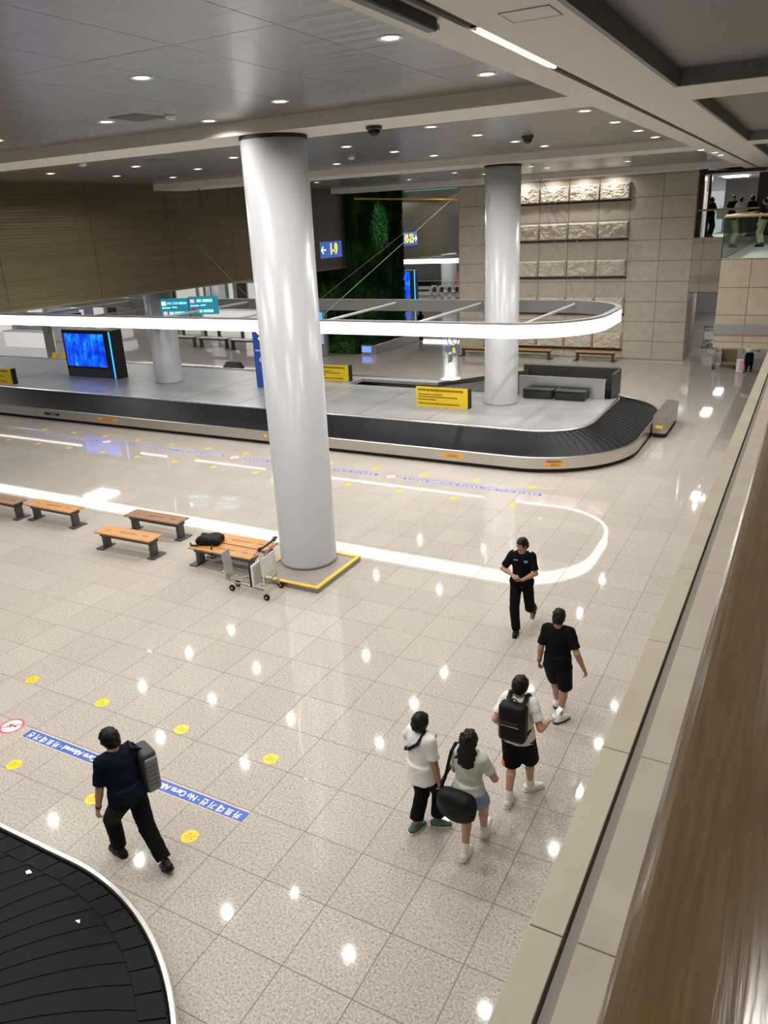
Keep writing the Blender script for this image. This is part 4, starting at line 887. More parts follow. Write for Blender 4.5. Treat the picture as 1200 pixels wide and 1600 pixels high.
#PEOPLE
# ------------------------------------------------------------------ people: one smooth-union surface per body, marched with surface nets
V = lambda *a: np.array(a, float)
class Vox:
    def __init__(s, lo, hi, h):
        s.h = h; s.lo = np.array(lo)-2*h; n = np.ceil((np.array(hi)+2*h-s.lo)/h).astype(int)+1; s.n = n
        s.d = np.full(n, 1.0, np.float32); s.ax = [(s.lo[i]+h*np.arange(n[i])).astype(np.float32) for i in range(3)]
    def region(s, lo, hi):
        i0 = [max(0, int((lo[i]-s.lo[i])/s.h)) for i in range(3)]; i1 = [min(int(s.n[i]), int((hi[i]-s.lo[i])/s.h)+2) for i in range(3)]
        sl = tuple(slice(a, b) for a, b in zip(i0, i1)); return sl, np.meshgrid(*[s.ax[i][sl[i]] for i in range(3)], indexing='ij')
    def add(s, f, lo, hi, k, sub=False):
        pad = k+2*s.h; sl, (X, Y, Z) = s.region(np.array(lo)-pad, np.array(hi)+pad)
        if 0 in X.shape: return
        a = s.d[sl]; b = f(X, Y, Z)
        if sub: s.d[sl] = np.maximum(a, -b); return
        if k > 0:
            hh = np.clip(.5+.5*(a-b)/k, 0, 1); s.d[sl] = a*(1-hh)+b*hh - k*hh*(1-hh)
        else: s.d[sl] = np.minimum(a, b)
    def net(s):
        d = s.d; inside = d < 0
        c = np.zeros(tuple(n-1 for n in d.shape), np.int8)
        cs = [(i, j, k) for i in (0, 1) for j in (0, 1) for k in (0, 1)]
        N = [n-1 for n in d.shape]
        for i, j, k in cs: c += inside[i:i+N[0], j:j+N[1], k:k+N[2]]
        mixed = (c > 0) & (c < 8); idx = np.argwhere(mixed); m = len(idx)
        ids = np.full(mixed.shape, -1, np.int32); ids[tuple(idx.T)] = np.arange(m)
        acc = np.zeros((m, 3)); cnt = np.zeros(m)
        val = {q: d[idx[:, 0]+q[0], idx[:, 1]+q[1], idx[:, 2]+q[2]] for q in cs}
        for a in cs:
            for ax in range(3):
                if a[ax]: continue
                b = tuple(a[t]+(t == ax) for t in range(3)); va, vb = val[a], val[b]; x = (va < 0) != (vb < 0)
                t = np.where(x, va/np.where(x, va-vb, 1), 0); p = np.tile(np.array(a, float), (m, 1)); p[:, ax] += t
                acc[x] += p[x]; cnt[x] += 1
        v = s.lo + s.h*(idx+acc/cnt[:, None])
        F = []
        for ax in range(3):
            u, w = [(1, 2), (2, 0), (0, 1)][ax]
            sl0 = [slice(1, -1)]*3; sl1 = [slice(1, -1)]*3; sl0[ax] = slice(0, -1); sl1[ax] = slice(1, None)
            A = inside[tuple(sl0)]; B = inside[tuple(sl1)]
            for flip, msk in ((False, A & ~B), (True, ~A & B)):
                e = np.argwhere(msk); off = np.ones(3, int); off[ax] = 0; e = e+off
                if not len(e): continue
                q = []
                for du, dw in ((-1, -1), (0, -1), (0, 0), (-1, 0)):
                    g = e.copy(); g[:, u] += du; g[:, w] += dw; q.append(ids[g[:, 0], g[:, 1], g[:, 2]])
                q = np.stack(q, 1); q = q[(q >= 0).all(1)]
                F.append(q[:, ::-1] if flip else q)
        return v, np.concatenate(F)
def smooth_mesh(v, F, it=2, lam=.5):
    e = np.concatenate([F[:, [0, 1]], F[:, [1, 2]], F[:, [2, 3]], F[:, [3, 0]]]); e = np.concatenate([e, e[:, ::-1]])
    for _ in range(it):
        acc = np.zeros_like(v); cnt = np.zeros(len(v)); np.add.at(acc, e[:, 0], v[e[:, 1]]); np.add.at(cnt, e[:, 0], 1)
        v = v*(1-lam)+lam*acc/np.maximum(cnt, 1)[:, None]
    return v
def P_caps(a, b, ra, rb, sq=None):      # sq = (axis, factor) flattens along an axis through the segment
    a, b = np.array(a, float), np.array(b, float)
    def f(X, Y, Z):
        px, py, pz = X-a[0], Y-a[1], Z-a[2]; d = b-a; L = max(d@d, 1e-9)
        t = np.clip((px*d[0]+py*d[1]+pz*d[2])/L, 0, 1); px, py, pz = px-t*d[0], py-t*d[1], pz-t*d[2]
        if sq is not None:
            n, k = sq; n = np.array(n)/np.linalg.norm(n); c = px*n[0]+py*n[1]+pz*n[2]; g = 1/k-1
            px, py, pz = px+g*c*n[0], py+g*c*n[1], pz+g*c*n[2]
        return (np.sqrt(px*px+py*py+pz*pz)-(ra+(rb-ra)*t))*(1 if sq is None else max(sq[1], .6))
    R = max(ra, rb); return f, np.minimum(a, b)-R, np.maximum(a, b)+R
def P_cone(a, b, ra, rb, sq=None):      # flat ended
    a, b = np.array(a, float), np.array(b, float); L = np.linalg.norm(b-a); d = (b-a)/L
    def f(X, Y, Z):
        px, py, pz = X-a[0], Y-a[1], Z-a[2]; t = px*d[0]+py*d[1]+pz*d[2]; px, py, pz = px-t*d[0], py-t*d[1], pz-t*d[2]
        if sq is not None:
            n, k = sq; n = np.array(n)/np.linalg.norm(n); c = px*n[0]+py*n[1]+pz*n[2]; g = 1/k-1
            px, py, pz = px+g*c*n[0], py+g*c*n[1], pz+g*c*n[2]
        u = np.clip(t/L, 0, 1)
        return np.maximum(np.maximum((np.sqrt(px*px+py*py+pz*pz)-(ra+(rb-ra)*u))*(1 if sq is None else max(sq[1], .6)), t-L), -t)
    R = max(ra, rb); return f, np.minimum(a, b)-R, np.maximum(a, b)+R
def P_ell(c, r, R=None):
    c = np.array(c, float); R = np.eye(3) if R is None else R
    def f(X, Y, Z):
        p = (X-c[0], Y-c[1], Z-c[2]); q = [(R[i, 0]*p[0]+R[i, 1]*p[1]+R[i, 2]*p[2])/r[i] for i in range(3)]
        l = np.sqrt(q[0]**2+q[1]**2+q[2]**2); return (l-1)*min(r)*1.1
    m = max(r); return f, c-m, c+m
def P_rbox(c, h, rad, R=None):
    c = np.array(c, float); R = np.eye(3) if R is None else R
    def f(X, Y, Z):
        p = (X-c[0], Y-c[1], Z-c[2]); q = [np.abs(R[i, 0]*p[0]+R[i, 1]*p[1]+R[i, 2]*p[2])-(h[i]-rad) for i in range(3)]
        o = np.sqrt(sum(np.maximum(x, 0)**2 for x in q)); return o+np.minimum(np.maximum(np.maximum(q[0], q[1]), q[2]), 0)-rad
    m = float(np.linalg.norm(h)); return f, c-m, c+m
def sdf_obj(name, prims, h, material, parent, wob=0.0, smooth=1, cut=None, wf=1.0):
    """prims: (primitive, k) or (primitive, k, 'sub')"""
    lo = np.min([p[0][1] for p in prims if len(p) < 3], 0); hi = np.max([p[0][2] for p in prims if len(p) < 3], 0)
    vx = Vox(lo, hi, h)
    for p in prims: vx.add(p[0][0], p[0][1], p[0][2], p[1], sub=len(p) > 2)
    if wob:
        X, Y, Z = np.meshgrid(*vx.ax, indexing='ij')
        w = np.sin(X*31*wf+3*np.sin(Z*17*wf))*np.sin(Z*23*wf+2.5*np.sin(Y*19*wf+X*9*wf))+.6*np.sin(Y*37*wf+Z*29*wf+2*np.sin(X*21*wf)); vx.d += wob*w.astype(np.float32)
    if cut: X, Y, Z = np.meshgrid(*vx.ax, indexing='ij'); vx.d = np.maximum(vx.d, cut(X, Y, Z))
    v, F = vx.net(); v = smooth_mesh(v, F, smooth)
    me = bpy.data.meshes.new(name); me.from_pydata(v.tolist(), [], F.tolist()); me.update()
    return link(name, me, material, parent, smooth=True)
def nrm(v): v = np.array(v, float); return v/max(np.linalg.norm(v), 1e-9)
def ik(a, b, l1, l2, pole):
    a, b = np.array(a, float), np.array(b, float); d = b-a; D = np.linalg.norm(d); D2 = min(D, (l1+l2)*.998); u = d/D; b = a+u*D2
    x = (l1*l1-l2*l2+D2*D2)/(2*D2); y = math.sqrt(max(l1*l1-x*x, 0)); p = np.array(pole, float); p = nrm(p-u*(p@u)); return a+u*x+p*y, b
def hand_prims(w, d, n, s, curl, sc):
    """w wrist, d direction, n palm normal (fingers curl towards it), s thumb side"""
    d = nrm(d); n = nrm(np.array(n)-d*(np.array(n)@d)); s0 = nrm(np.cross(n, d)); s = s0 if s0@np.array(s) > 0 else -s0
    out = [(P_caps(w+d*.012*sc, w+d*.075*sc, .030*sc, .039*sc, (n, .42)), .012)]
    for i, (o, L) in enumerate(((.030, .072), (.010, .082), (-.011, .076), (-.031, .060))):
        p = w+d*(.082-.004*abs(i-1))*sc+s*o*sc; a_ = 0
        for f, ra, rb in ((.44, .0098, .009), (.31, .009, .0082), (.25, .0082, .0072)):
            a_ += curl*(1+.12*i); q = p+(d*math.cos(a_)+n*math.sin(a_))*L*f*sc; out.append((P_caps(p, q, ra*sc, rb*sc), .004)); p = q
    b = w+d*.022*sc+s*.028*sc; td = nrm(d*.72+s*.6+n*.35*curl); q = b+td*.038*sc; out.append((P_caps(b, q, .0125*sc, .0105*sc), .010))
    out.append((P_caps(q, q+nrm(td*.8+d*.4+n*.3*curl)*.030*sc, .0100*sc, .0085*sc), .004)); return out
def out_n(d, s, hint):
    c = np.cross(d, s); c = c/np.linalg.norm(c); return c if c@hint > 0 else -c
SKIN = mat('skin', (.50, .29, .19), .5); SKIN_T = mat('skin_tan', (.40, .21, .125), .5)
HAIR = mat('black_hair', (.005, .0045, .0045), .5, spec=.25, bump=(60, .5, .01)); EYE_W = mat('eye_white', (.7, .7, .68), .3); EYE_B = mat('eye_dark', (.02, .012, .01), .2); LIP = mat('lip', (.42, .17, .14), .45)
def person(label, loc, heading, h=1.72, vox=.0085, skin=SKIN, pelvis=(0, 0, None), lean=(0, 0), sh_turn=0.0, head_off=(0, 0, 0), face=(0, 0),
           ankL=(-.09, 0, .08), ankR=(.09, 0, .08), toeL=(0, 1, 0), toeR=(0, 1, 0), handL=(-.26, .05, .80), handR=(.26, .05, .80), dirL=None, dirR=None, palmL=None, palmR=None, curl=.35,
           poleL=(-.3, -1, 0), poleR=(.3, -1, 0), top=None, sleeve=.75, hem=.93, loose=1.0, legs=None, leg_t=1.9, leg_r=(.095, .078, .066), shoe=None, sole=None, sock=None, hair='short', name='person', group=None):
    sc = h/1.75; root = empty(name, loc, rz=heading, label=label, cat='person', group=group); S = lambda p: np.array(p, float)
    pz = pelvis[2] if pelvis[2] else .93*sc; Pv = V(pelvis[0], pelvis[1], pz)
    lx, ly = lean; ups = nrm((lx, ly, 1.0)); ct, st_ = math.cos(sh_turn), math.sin(sh_turn); rx_ = V(ct, st_, 0); fy = V(-st_, ct, 0)
    waist = Pv+ups*.14*sc; chest = Pv+ups*.36*sc; nb = Pv+ups*.53*sc+fy*(-.01); 
    sL = Pv+ups*.475*sc-rx_*.152*sc; sR = Pv+ups*.475*sc+rx_*.152*sc
    fw_ = nrm((math.sin(-face[0]), math.cos(-face[0]), math.sin(face[1]))); fr = nrm(np.cross(fw_, (0, 0, 1))); fu = np.cross(fr, fw_)
    Hc = nb+ups*.125*sc+V(*head_off)*sc+V(0, .015, 0); RH = np.array([fr, fw_, fu])
    hl, hr = Pv+V(-.088, 0, -.02)*sc, Pv+V(.088, 0, -.02)*sc
    kL, aL = ik(hl, S(ankL), .43*sc, .42*sc, (-.08, 1, 0)); kR, aR = ik(hr, S(ankR), .43*sc, .42*sc, (.08, 1, 0))
    eL, wL = ik(sL, S(handL), .285*sc, .255*sc, poleL); eR, wR = ik(sR, S(handR), .285*sc, .255*sc, poleR)
    B = []
    A = lambda p, k=.02: B.append((p, k*sc))
    A(P_ell(Hc+fu*.022*sc-fw_*.008*sc, (.072*sc, .090*sc, .092*sc), RH)); A(P_ell(Hc-fu*.045*sc+fw_*.018*sc, (.056*sc, .066*sc, .064*sc), RH), .03)
    A(P_ell(Hc-fu*.088*sc+fw_*.052*sc, (.026*sc, .024*sc, .020*sc), RH), .02)
    A(P_caps(Hc+fw_*.082*sc+fu*.004*sc, Hc+fw_*.098*sc-fu*.030*sc, .007*sc, .0125*sc), .010)
    A(P_caps(Hc+fw_*.078*sc+fu*.022*sc-fr*.03*sc, Hc+fw_*.078*sc+fu*.022*sc+fr*.03*sc, .009*sc, .009*sc), .012)
    for q in (-1, 1): A(P_ell(Hc+fr*q*.074*sc-fu*.012*sc-fw_*.004*sc, (.010*sc, .020*sc, .030*sc), RH), .006)
    A(P_caps(nb-ups*.03*sc, Hc-fu*.045*sc-fw_*.012*sc, .056*sc, .052*sc), .02)
    A(P_caps(sL+ups*.01, sR+ups*.01, .052*sc, .052*sc), .03)
    A(P_caps(chest, waist, .135*sc, .120*sc, (fy, .66)), .05); A(P_caps(chest+ups*.05*sc-rx_*.05*sc, chest+ups*.05*sc+rx_*.05*sc, .115*sc, .115*sc, (fy, .7)), .04)
    A(P_caps(waist, Pv, .112*sc, .118*sc, (fy, .68)), .03); A(P_caps(hl+V(0, -.005, .0), hr+V(0, -.005, .0), .080*sc, .080*sc), .03)
    for hj, kj, aj in ((hl, kL, aL), (hr, kR, aR)):
        A(P_caps(hj, kj, .083*sc, .055*sc), .03); m_ = kj+(aj-kj)*.3-fy*.012; A(P_caps(kj, m_, .052*sc, .054*sc), .02); A(P_caps(m_, aj, .054*sc, .036*sc), .02)
    for sj, ej, wj, hd, pn, sd_ in ((sL, eL, wL, dirL, palmL, 1), (sR, eR, wR, dirR, palmR, -1)):
        A(P_caps(sj, ej, .050*sc, .040*sc), .03); A(P_caps(ej, ej+(wj-ej)*.35, .041*sc, .039*sc), .015); A(P_caps(ej+(wj-ej)*.35, wj, .039*sc, .026*sc), .015)
        d = nrm(wj-ej) if hd is None else nrm(hd); n_ = V(sd_, 0, 0) if pn is None else V(*pn); ts = V(0, 1, 0) if abs(d[1]) < .8 else V(0, 0, 1)
        for p, k_ in hand_prims(wj, d, n_, ts, curl, sc): B.append((p, k_))
    for aj, tj in ((aL, toeL), (aR, toeR)): tj = nrm(tj); A(P_caps(aj-V(0, 0, .03)-tj*.03*sc, aj+tj*.13*sc-V(0, 0, .045), .035*sc, .026*sc), .02)
    body = sdf_obj('body', B, vox, skin, root)
    # eyes and lips
    for q in (-1, 1):
        c = Hc+fw_*.079*sc+fr*q*.031*sc+fu*.004*sc
        MB().lathe([(0, -.011*sc), (.008*sc, -.008*sc), (.011*sc, 0), (.008*sc, .008*sc), (0, .011*sc)], n=12, base=tuple(c)).build('eye', EYE_W, root, smooth=True)
        c2 = c+fw_*.0085*sc; MB().lathe([(0, -.006*sc), (.0055*sc, 0), (0, .006*sc)], n=10, base=tuple(c2)).build('pupil', EYE_B, root, smooth=True)
        b0 = Hc+fw_*.088*sc+fu*.027*sc; MB().tube([b0+fr*q*.014*sc, b0+fr*q*.032*sc+fu*.004*sc-fw_*.004*sc, b0+fr*q*.047*sc-fu*.002*sc-fw_*.018*sc], .004*sc, 6).build('eyebrow', HAIR, root)
    lp = Hc+fw_*.083*sc-fu*.050*sc; MB().tube([lp-fr*.022*sc-fw_*.007*sc, lp+fw_*.002*sc, lp+fr*.022*sc-fw_*.007*sc], .006*sc, 8).build('lips', LIP, root)
    L_ = loose; T = []
    if top:
        T += [(P_caps(chest, waist, .155*sc*L_, .148*sc*L_, (fy, .70)), .04), (P_caps(sL-rx_*-.01, sR-rx_*.01, .066*sc, .066*sc), .04),
              (P_caps(chest+ups*.06*sc-rx_*.05*sc, chest+ups*.06*sc+rx_*.05*sc, .130*sc, .130*sc, (fy, .72)), .04),
              (P_cone(waist, waist-ups*(waist[2]-hem*sc)/ups[2], .152*sc*L_, .186*sc*(.5+.5*L_), (fy, .86)), .03)]
        for sj, ej in ((sL, eL), (sR, eR)):
            T.append((P_caps(sj, sj+(ej-sj)*.2, .066*sc, .066*sc), .03)); T.append((P_cone(sj, sj+(ej-sj)*sleeve, .060*sc, .066*sc*L_**.5), .02))
        T.append((P_caps(nb+ups*.012*sc+fy*.012, nb+ups*.13*sc+fy*.05, .060*sc, .085*sc), 0, 'sub'))
        tp = sdf_obj(top[0], T, vox, top[1], root, wob=.0022*L_, smooth=1)
    if legs:
        G_ = [(P_caps(hl+V(0, -.01, .04), hr+V(0, -.01, .04), .112*sc, .112*sc), .03), (P_cone(waist-ups*.05*sc, Pv, .132*sc, .138*sc, (fy, .78)), .03)]
        r0_, r1_, r2_ = [x*sc for x in leg_r]
        for hj, kj, aj in ((hl, kL, aL), (hr, kR, aR)):
            if leg_t <= 1: G_.append((P_cone(hj, hj+(kj-hj)*leg_t, r0_, r1_), .03))
            else: G_ += [(P_caps(hj, kj, r0_, r1_), .03), (P_cone(kj, kj+(aj-kj)*(leg_t-1), r1_, r2_), .02)]
        sdf_obj(legs[0], G_, vox, legs[1], root, wob=.0022, cut=(lambda X, Y, Z: Z-(hem*sc+.035)) if top else None)
    if sock:
        for kj, aj in ((kL, aL), (kR, aR)): sdf_obj('sock', [(P_cone(aj+(kj-aj)*.25, aj-nrm(kj-aj)*.03, .050*sc, .048*sc), 0)], vox, sock, root)
    if shoe:
        for aj, tj in ((aL, toeL), (aR, toeR)):
            tj = nrm(tj); un = nrm(np.cross(np.cross(tj, (0, 0, 1)), tj)); 
            if un[2] < 0: un = -un
            a0 = aj-un*.035*sc
            s_ = sdf_obj('shoe', [(P_caps(a0-tj*.045*sc, a0+tj*.06*sc, .046*sc, .044*sc), .02), (P_caps(a0+tj*.05*sc-un*.004, a0+tj*.145*sc-un*.012*sc, .046*sc, .036*sc), .02), (P_caps(a0, aj+un*.012*sc, .047*sc, .046*sc), .02)], vox*.85, shoe, root,
                         cut=lambda X, Y, Z, a0=a0, un=un: -((X-a0[0])*un[0]+(Y-a0[1])*un[1]+(Z-a0[2])*un[2])-.034*sc)
            sd2 = sdf_obj('sole', [(P_caps(a0-tj*.05*sc-un*.03*sc, a0+tj*.06*sc-un*.03*sc, .047*sc, .047*sc), .02), (P_caps(a0+tj*.05*sc-un*.03*sc, a0+tj*.15*sc-un*.03*sc, .049*sc, .038*sc), .02)], vox*.85, sole or shoe, s_,
                          cut=lambda X, Y, Z, a0=a0, un=un: np.abs((X-a0[0])*un[0]+(Y-a0[1])*un[1]+(Z-a0[2])*un[2]+.035*sc)-.0125*sc)
    # hair
    hp = [(P_ell(Hc+fu*.030*sc-fw_*.014*sc, (.084*sc, .102*sc, .098*sc), RH), 0), (P_ell(Hc-fu*.030*sc-fw_*.040*sc, (.074*sc, .070*sc, .070*sc), RH), .02)]
    if hair == 'bob': hp += [(P_ell(Hc+fu*.0*sc-fw_*.015*sc, (.096*sc, .105*sc, .110*sc), RH), .02), (P_ell(Hc-fu*.06*sc-fw_*.045*sc, (.075*sc, .060*sc, .05*sc), RH), .02)]
    if hair == 'full': hp += [(P_ell(Hc+fu*.025*sc-fw_*.010*sc, (.092*sc, .108*sc, .108*sc), RH), .02)]
    if hair == 'long':
        hp += [(P_ell(Hc+fu*.01*sc-fw_*.015*sc, (.092*sc, .105*sc, .115*sc), RH), .02), (P_caps(Hc-fw_*.05*sc, Hc-V(0, .085, .20)*sc, .085*sc, .10*sc, (fy, .55)), .03),
               (P_caps(Hc-V(0, .09, .20)*sc, Hc-V(-.02, .10, .36)*sc, .085*sc, .035*sc, (fy, .5)), .03), (P_caps(Hc-V(.06, .05, .10)*sc, Hc-V(.12, .07, .24)*sc, .04*sc, .03*sc), .02), (P_caps(Hc-V(-.06, .05, .10)*sc, Hc-V(-.10, .07, .22)*sc, .04*sc, .02*sc), .02)]
    low = .085 if hair in ('short', 'full') else .3
    hp.append((P_rbox(Hc+fw_*(.105)*sc-fu*.05*sc, (.066*sc, .065*sc, .112*sc), .02*sc, RH), 0, 'sub'))
    def hc(X, Y, Z): return -(((X-Hc[0])*fu[0]+(Y-Hc[1])*fu[1]+(Z-Hc[2])*fu[2])+low*sc)
    sdf_obj('hair', hp, vox, HAIR, root, wob=.0045 if hair != 'long' else .006, wf=2.2, cut=hc)
    return root, dict(P=Pv, waist=waist, chest=chest, nb=nb, sL=sL, sR=sR, eL=eL, eR=eR, wL=wL, wR=wR, Hc=Hc, kL=kL, kR=kR, fy=fy, rx=rx_, ups=ups, sc=sc)
def wpt(root_loc, hd, p): c, s = math.cos(hd), math.sin(hd); return (root_loc[0]+c*p[0]-s*p[1], root_loc[1]+s*p[0]+c*p[1], root_loc[2]+p[2])
CB = mat('black_cloth', (.0045, .0045, .0055), .85, spec=.12); CN = mat('navy_black_cloth', (.004, .007, .017), .85, spec=.12); CW = mat('white_cotton', (.74, .74, .73), .8); CS = mat('pale_sage_cotton', (.50, .53, .47), .8)
DENIM = mat('denim_blue', (.14, .22, .36), .8, noise=(90, (.20, .29, .44), 3)); SHW = mat('white_shoe', (.72, .72, .70), .5); SHB = mat('black_shoe', (.006, .006, .006), .4, spec=.2); SHG = mat('green_suede', (.05, .10, .075), .7, noise=(40, (.09, .16, .12), 3))
BAGB = mat('black_nylon', (.006, .006, .007), .6, spec=.2, bump=(120, .3, .003)); WATCH = mat('watch_black', (.01, .01, .01), .25)
def watch(root, j, side):
    w, e = j['w'+side], j['e'+side]; d = nrm(w-e); a = w-d*.028
    MB().tube([a-d*.009, a+d*.009], .033*j['sc'], 16).build('watch', WATCH, root)
# --- security officer coming towards us
g, j = person('person in black short-sleeved uniform walking toward the camera, looking down aside, phone in hands', (-3.58, 10.85, 0), PI+.16, h=1.74, pelvis=(0, 0, .90), lean=(0, .03),
    face=(-.75, -.35), ankR=(.06, .10, .075), ankL=(-.14, -.36, .26), toeR=(0, 1, 0), toeL=(0, .6, -.8), handR=(.10, .24, 1.11), handL=(-.05, .27, 1.06), dirR=(-.75, .55, .1), dirL=(.8, .45, .0), palmR=(0, -.1, -1), palmL=(0, -.3, 1), curl=.5,
    poleR=(1, -.7, -.1), poleL=(-1, -.7, -.1), top=('uniform_shirt', CB), sleeve=.82, hem=.93, legs=('trousers', CB), leg_t=1.97, leg_r=(.098, .080, .072), shoe=SHB, hair='short', skin=SKIN_T)
hd_g = g.rotation_euler.z
m = MB()
for q in (-1, 1):
    s_ = j['sL'] if q < 0 else j['sR']; c = s_*.72+j['nb']*.28
    for i in range(3): m.box(c[0]-.012+q*.014*i, c[0]-.002+q*.014*i, c[1]-.03, c[1]+.03, c[2]+.062-.004*i, c[2]+.068-.004*i)
m.build('shoulder_stripes', WHITE, g)
bd = MB().box(-.03, .03, 0, .006, -.02, .02, bev=.003).build('chest_badge', mat('badge_blue', (.1, .25, .6), .4), g); bd.location = tuple(j['chest']+j['fy']*.130+V(-.08, 0, .06))
nt_ = MB().box(-.035, .035, 0, .005, -.008, .008).build('name_tag', STEEL, g); nt_.location = tuple(j['chest']+j['fy']*.130+V(.08, 0, .08))
bl = MB().lathe([(.133, -.022), (.137, -.02), (.137, .02), (.133, .022)], n=40).build('belt', SHB, g); bl.location = tuple(j['P']+V(0, 0, .06)); bl.scale = (1.0, .80, 1)
bk = MB().box(-.03, .03, -.004, .004, -.02, .02, bev=.002).build('belt_buckle', CHROME, g); bk.location = tuple(j['P']+V(0, .113, .06))
ph = MB().box(-.036, .036, -.075, .075, -.005, .005, bev=.004).build('smartphone', mat('phone_teal', (.03, .20, .30), .2), label='small teal phone held in the hands of the uniformed person', cat='phone')
ph.location = wpt(g.location, hd_g, (.02, .345, 1.105)); ph.rotation_euler = (.5, 0, hd_g+.5)
# --- man in black shirt and shorts
b, j = person('person seen from behind in black shirt and black shorts, leading the group on foot', (-2.34, 8.72, 0), .02, h=1.74, pelvis=(-.02, -.02, .91), lean=(-.02, .04), face=(0, -.35),
    ankR=(.03, -.02, .085), ankL=(-.09, .30, .12), toeR=(.55, .8, 0), toeL=(0, 1, .25), handL=(-.27, .0, .87), handR=(.33, -.06, .92), palmL=(1, 0, .2), palmR=(-1, 0, 0), curl=.45, poleL=(-.15, -1, 0), poleR=(.25, -1, 0),
    top=('shirt', CB), sleeve=.78, hem=.86, loose=1.12, legs=('shorts', CB), leg_t=.98, leg_r=(.105, .102, .1), shoe=SHW, sole=SHB, hair='short', skin=SKIN_T)
watch(b, j, 'L')
# --- boy with backpack
hp_ = .0
p_, j = person('person from behind in white t-shirt and black shorts wearing the black backpack', (-2.33, 7.00, 0), hp_, h=1.72, pelvis=(.01, .03, .90), lean=(0, .04), face=(-.1, -.30),
    ankL=(-.06, -.08, .08), ankR=(.09, .26, .085), toeL=(-.1, 1, 0), toeR=(.75, .7, 0), handL=(-.25, .10, .95), handR=(.30, .20, 1.08), dirR=(.6, .7, .3), palmR=(-.3, -.1, 1), palmL=(1, 0, 0), curl=.5, poleL=(-.2, -1, 0), poleR=(.2, -1, -.3),
    top=('t_shirt', CW), sleeve=.72, hem=.90, loose=1.14, legs=('shorts', CB), leg_t=.98, leg_r=(.115, .108, .112), shoe=SHW, sole=SHW, sock=CW, hair='full', skin=SKIN)
st2 = MB(); st2.v = [(-.187, -.06, .63), (-.165, -.10, .48), (-.14, -.118, .45), (-.19, -.03, .45)]; st2.f = [(0, 1, 2), (0, 2, 3)]
o = sdf_obj('orange_flash', [(P_caps(j['kL']+V(-.088, -.045, .17), j['kL']+V(-.080, -.078, .03), .014, .034, (nrm((-.7, -.7, 0)), .6)), .0)], .006, mat('orange_print', (.85, .20, .05), .6), p_)
def backpack(loc, rz, j, label, w=.155, hgt=.235, dep=.085, material=BAGB, straps=True, tilt=0.0):
    r_ = empty('backpack', loc, rz=rz, label=label, cat='backpack')
    c = j['chest']-j['fy']*(.125+dep)+V(0, 0, -.03)
    R = np.array([j['rx'], j['fy'], (0, 0, 1)])
    body = sdf_obj('bag_body', [(P_rbox(c, (w, dep, hgt), .055, R), 0), (P_rbox(c-j['fy']*(dep*.85)+V(0, 0, -.07), (w*.8, dep*.5, hgt*.5), .035, R), .015)], .0085, material, r_, wob=.001)
    m = MB(); m.tube([c+V(-.035, 0, hgt-.01)+j['fy']*.03, c+V(-.02, 0, hgt+.035)+j['fy']*.03, c+V(.02, 0, hgt+.035)+j['fy']*.03, c+V(.035, 0, hgt-.01)+j['fy']*.03], .009, 8); m.build('grab_handle', material, r_)
    z = MB(); z.tube([c-j['fy']*(dep*1.37)+j['rx']*x+V(0, 0, .01) for x in (-.1, .1)], .005, 6); z.build('zip', GREYM, r_)
    if straps:
        for q in (-1, 1):
            rx, fy = j['rx'], j['fy']; a = c+rx*q*.07+V(0, 0, hgt-.05)+fy*(dep*.6); s_ = j['nb']+rx*q*.095+V(0, 0, -.02)
            pts = [a, s_-fy*.085+V(0, 0, .035), s_-fy*.02+V(0, 0, .072), s_+fy*.05+V(0, 0, .045), j['chest']+rx*q*.115+fy*.125+V(0, 0, .05), j['chest']+rx*q*.14+fy*.10-V(0, 0, .12), j['waist']+rx*q*.155-fy*.02+V(0, 0, .03), c+rx*q*w*.9+fy*dep*.5-V(0, 0, hgt*.8)]
            sdf_obj('shoulder_strap', [(P_caps(pts[i], pts[i+1], .026 if i < 4 else .014, .026 if i < 3 else .014, (nrm(np.cross(pts[i+1]-pts[i], rx)), .42)), .008) for i in range(len(pts)-1)], .007, material, r_)
    return r_
backpack(p_.location, hp_, j, 'black backpack worn on the back of the person in white t-shirt and black shorts')
ph = MB().box(-.036, .036, -.075, .075, -.005, .005, bev=.004).build('smartphone', mat('phone_pale', (.55, .60, .66), .2), label='pale phone held in the right hand of the person with the black backpack', cat='phone')
ph.location = wpt(p_.location, hp_, (.375, .275, 1.165)); ph.rotation_euler = (.6, 0, -.5)
# --- person in white tee, black cropped trousers, green shoes
ht = -.25
t_, j = person('person from behind in loose white t-shirt, black cropped trousers and green shoes', (-3.10, 6.12, 0), ht, h=1.62, pelvis=(.0, .0, .83), lean=(-.02, .03), sh_turn=-.12, face=(-.1, -.3),
    ankL=(-.07, -.07, .075), ankR=(.07, .16, .075), toeL=(.15, 1, 0), toeR=(.8, .55, 0), handL=(-.16, .28, .98), handR=(.22, .03, .76), dirL=(.6, .7, 0), palmL=(0, 0, 1), palmR=(-1, 0, 0), curl=.45, poleL=(-1, -.5, -.2), poleR=(.5, -.8, 0),
    top=('t_shirt', CW), sleeve=.78, hem=.80, loose=1.22, legs=('trousers', CB), leg_t=1.80, leg_r=(.10, .088, .086), shoe=SHG, sole=SHW, hair='bob', skin=SKIN_T)
cb = empty('crossbody_strap_bag', t_.location, rz=ht, label='black cross-body strap and pouch on the person in white tee and green shoes', cat='bag')
R = np.array([j['rx'], j['fy'], (0, 0, 1)]); rx, fy = j['rx'], j['fy']; sc = j['sc']
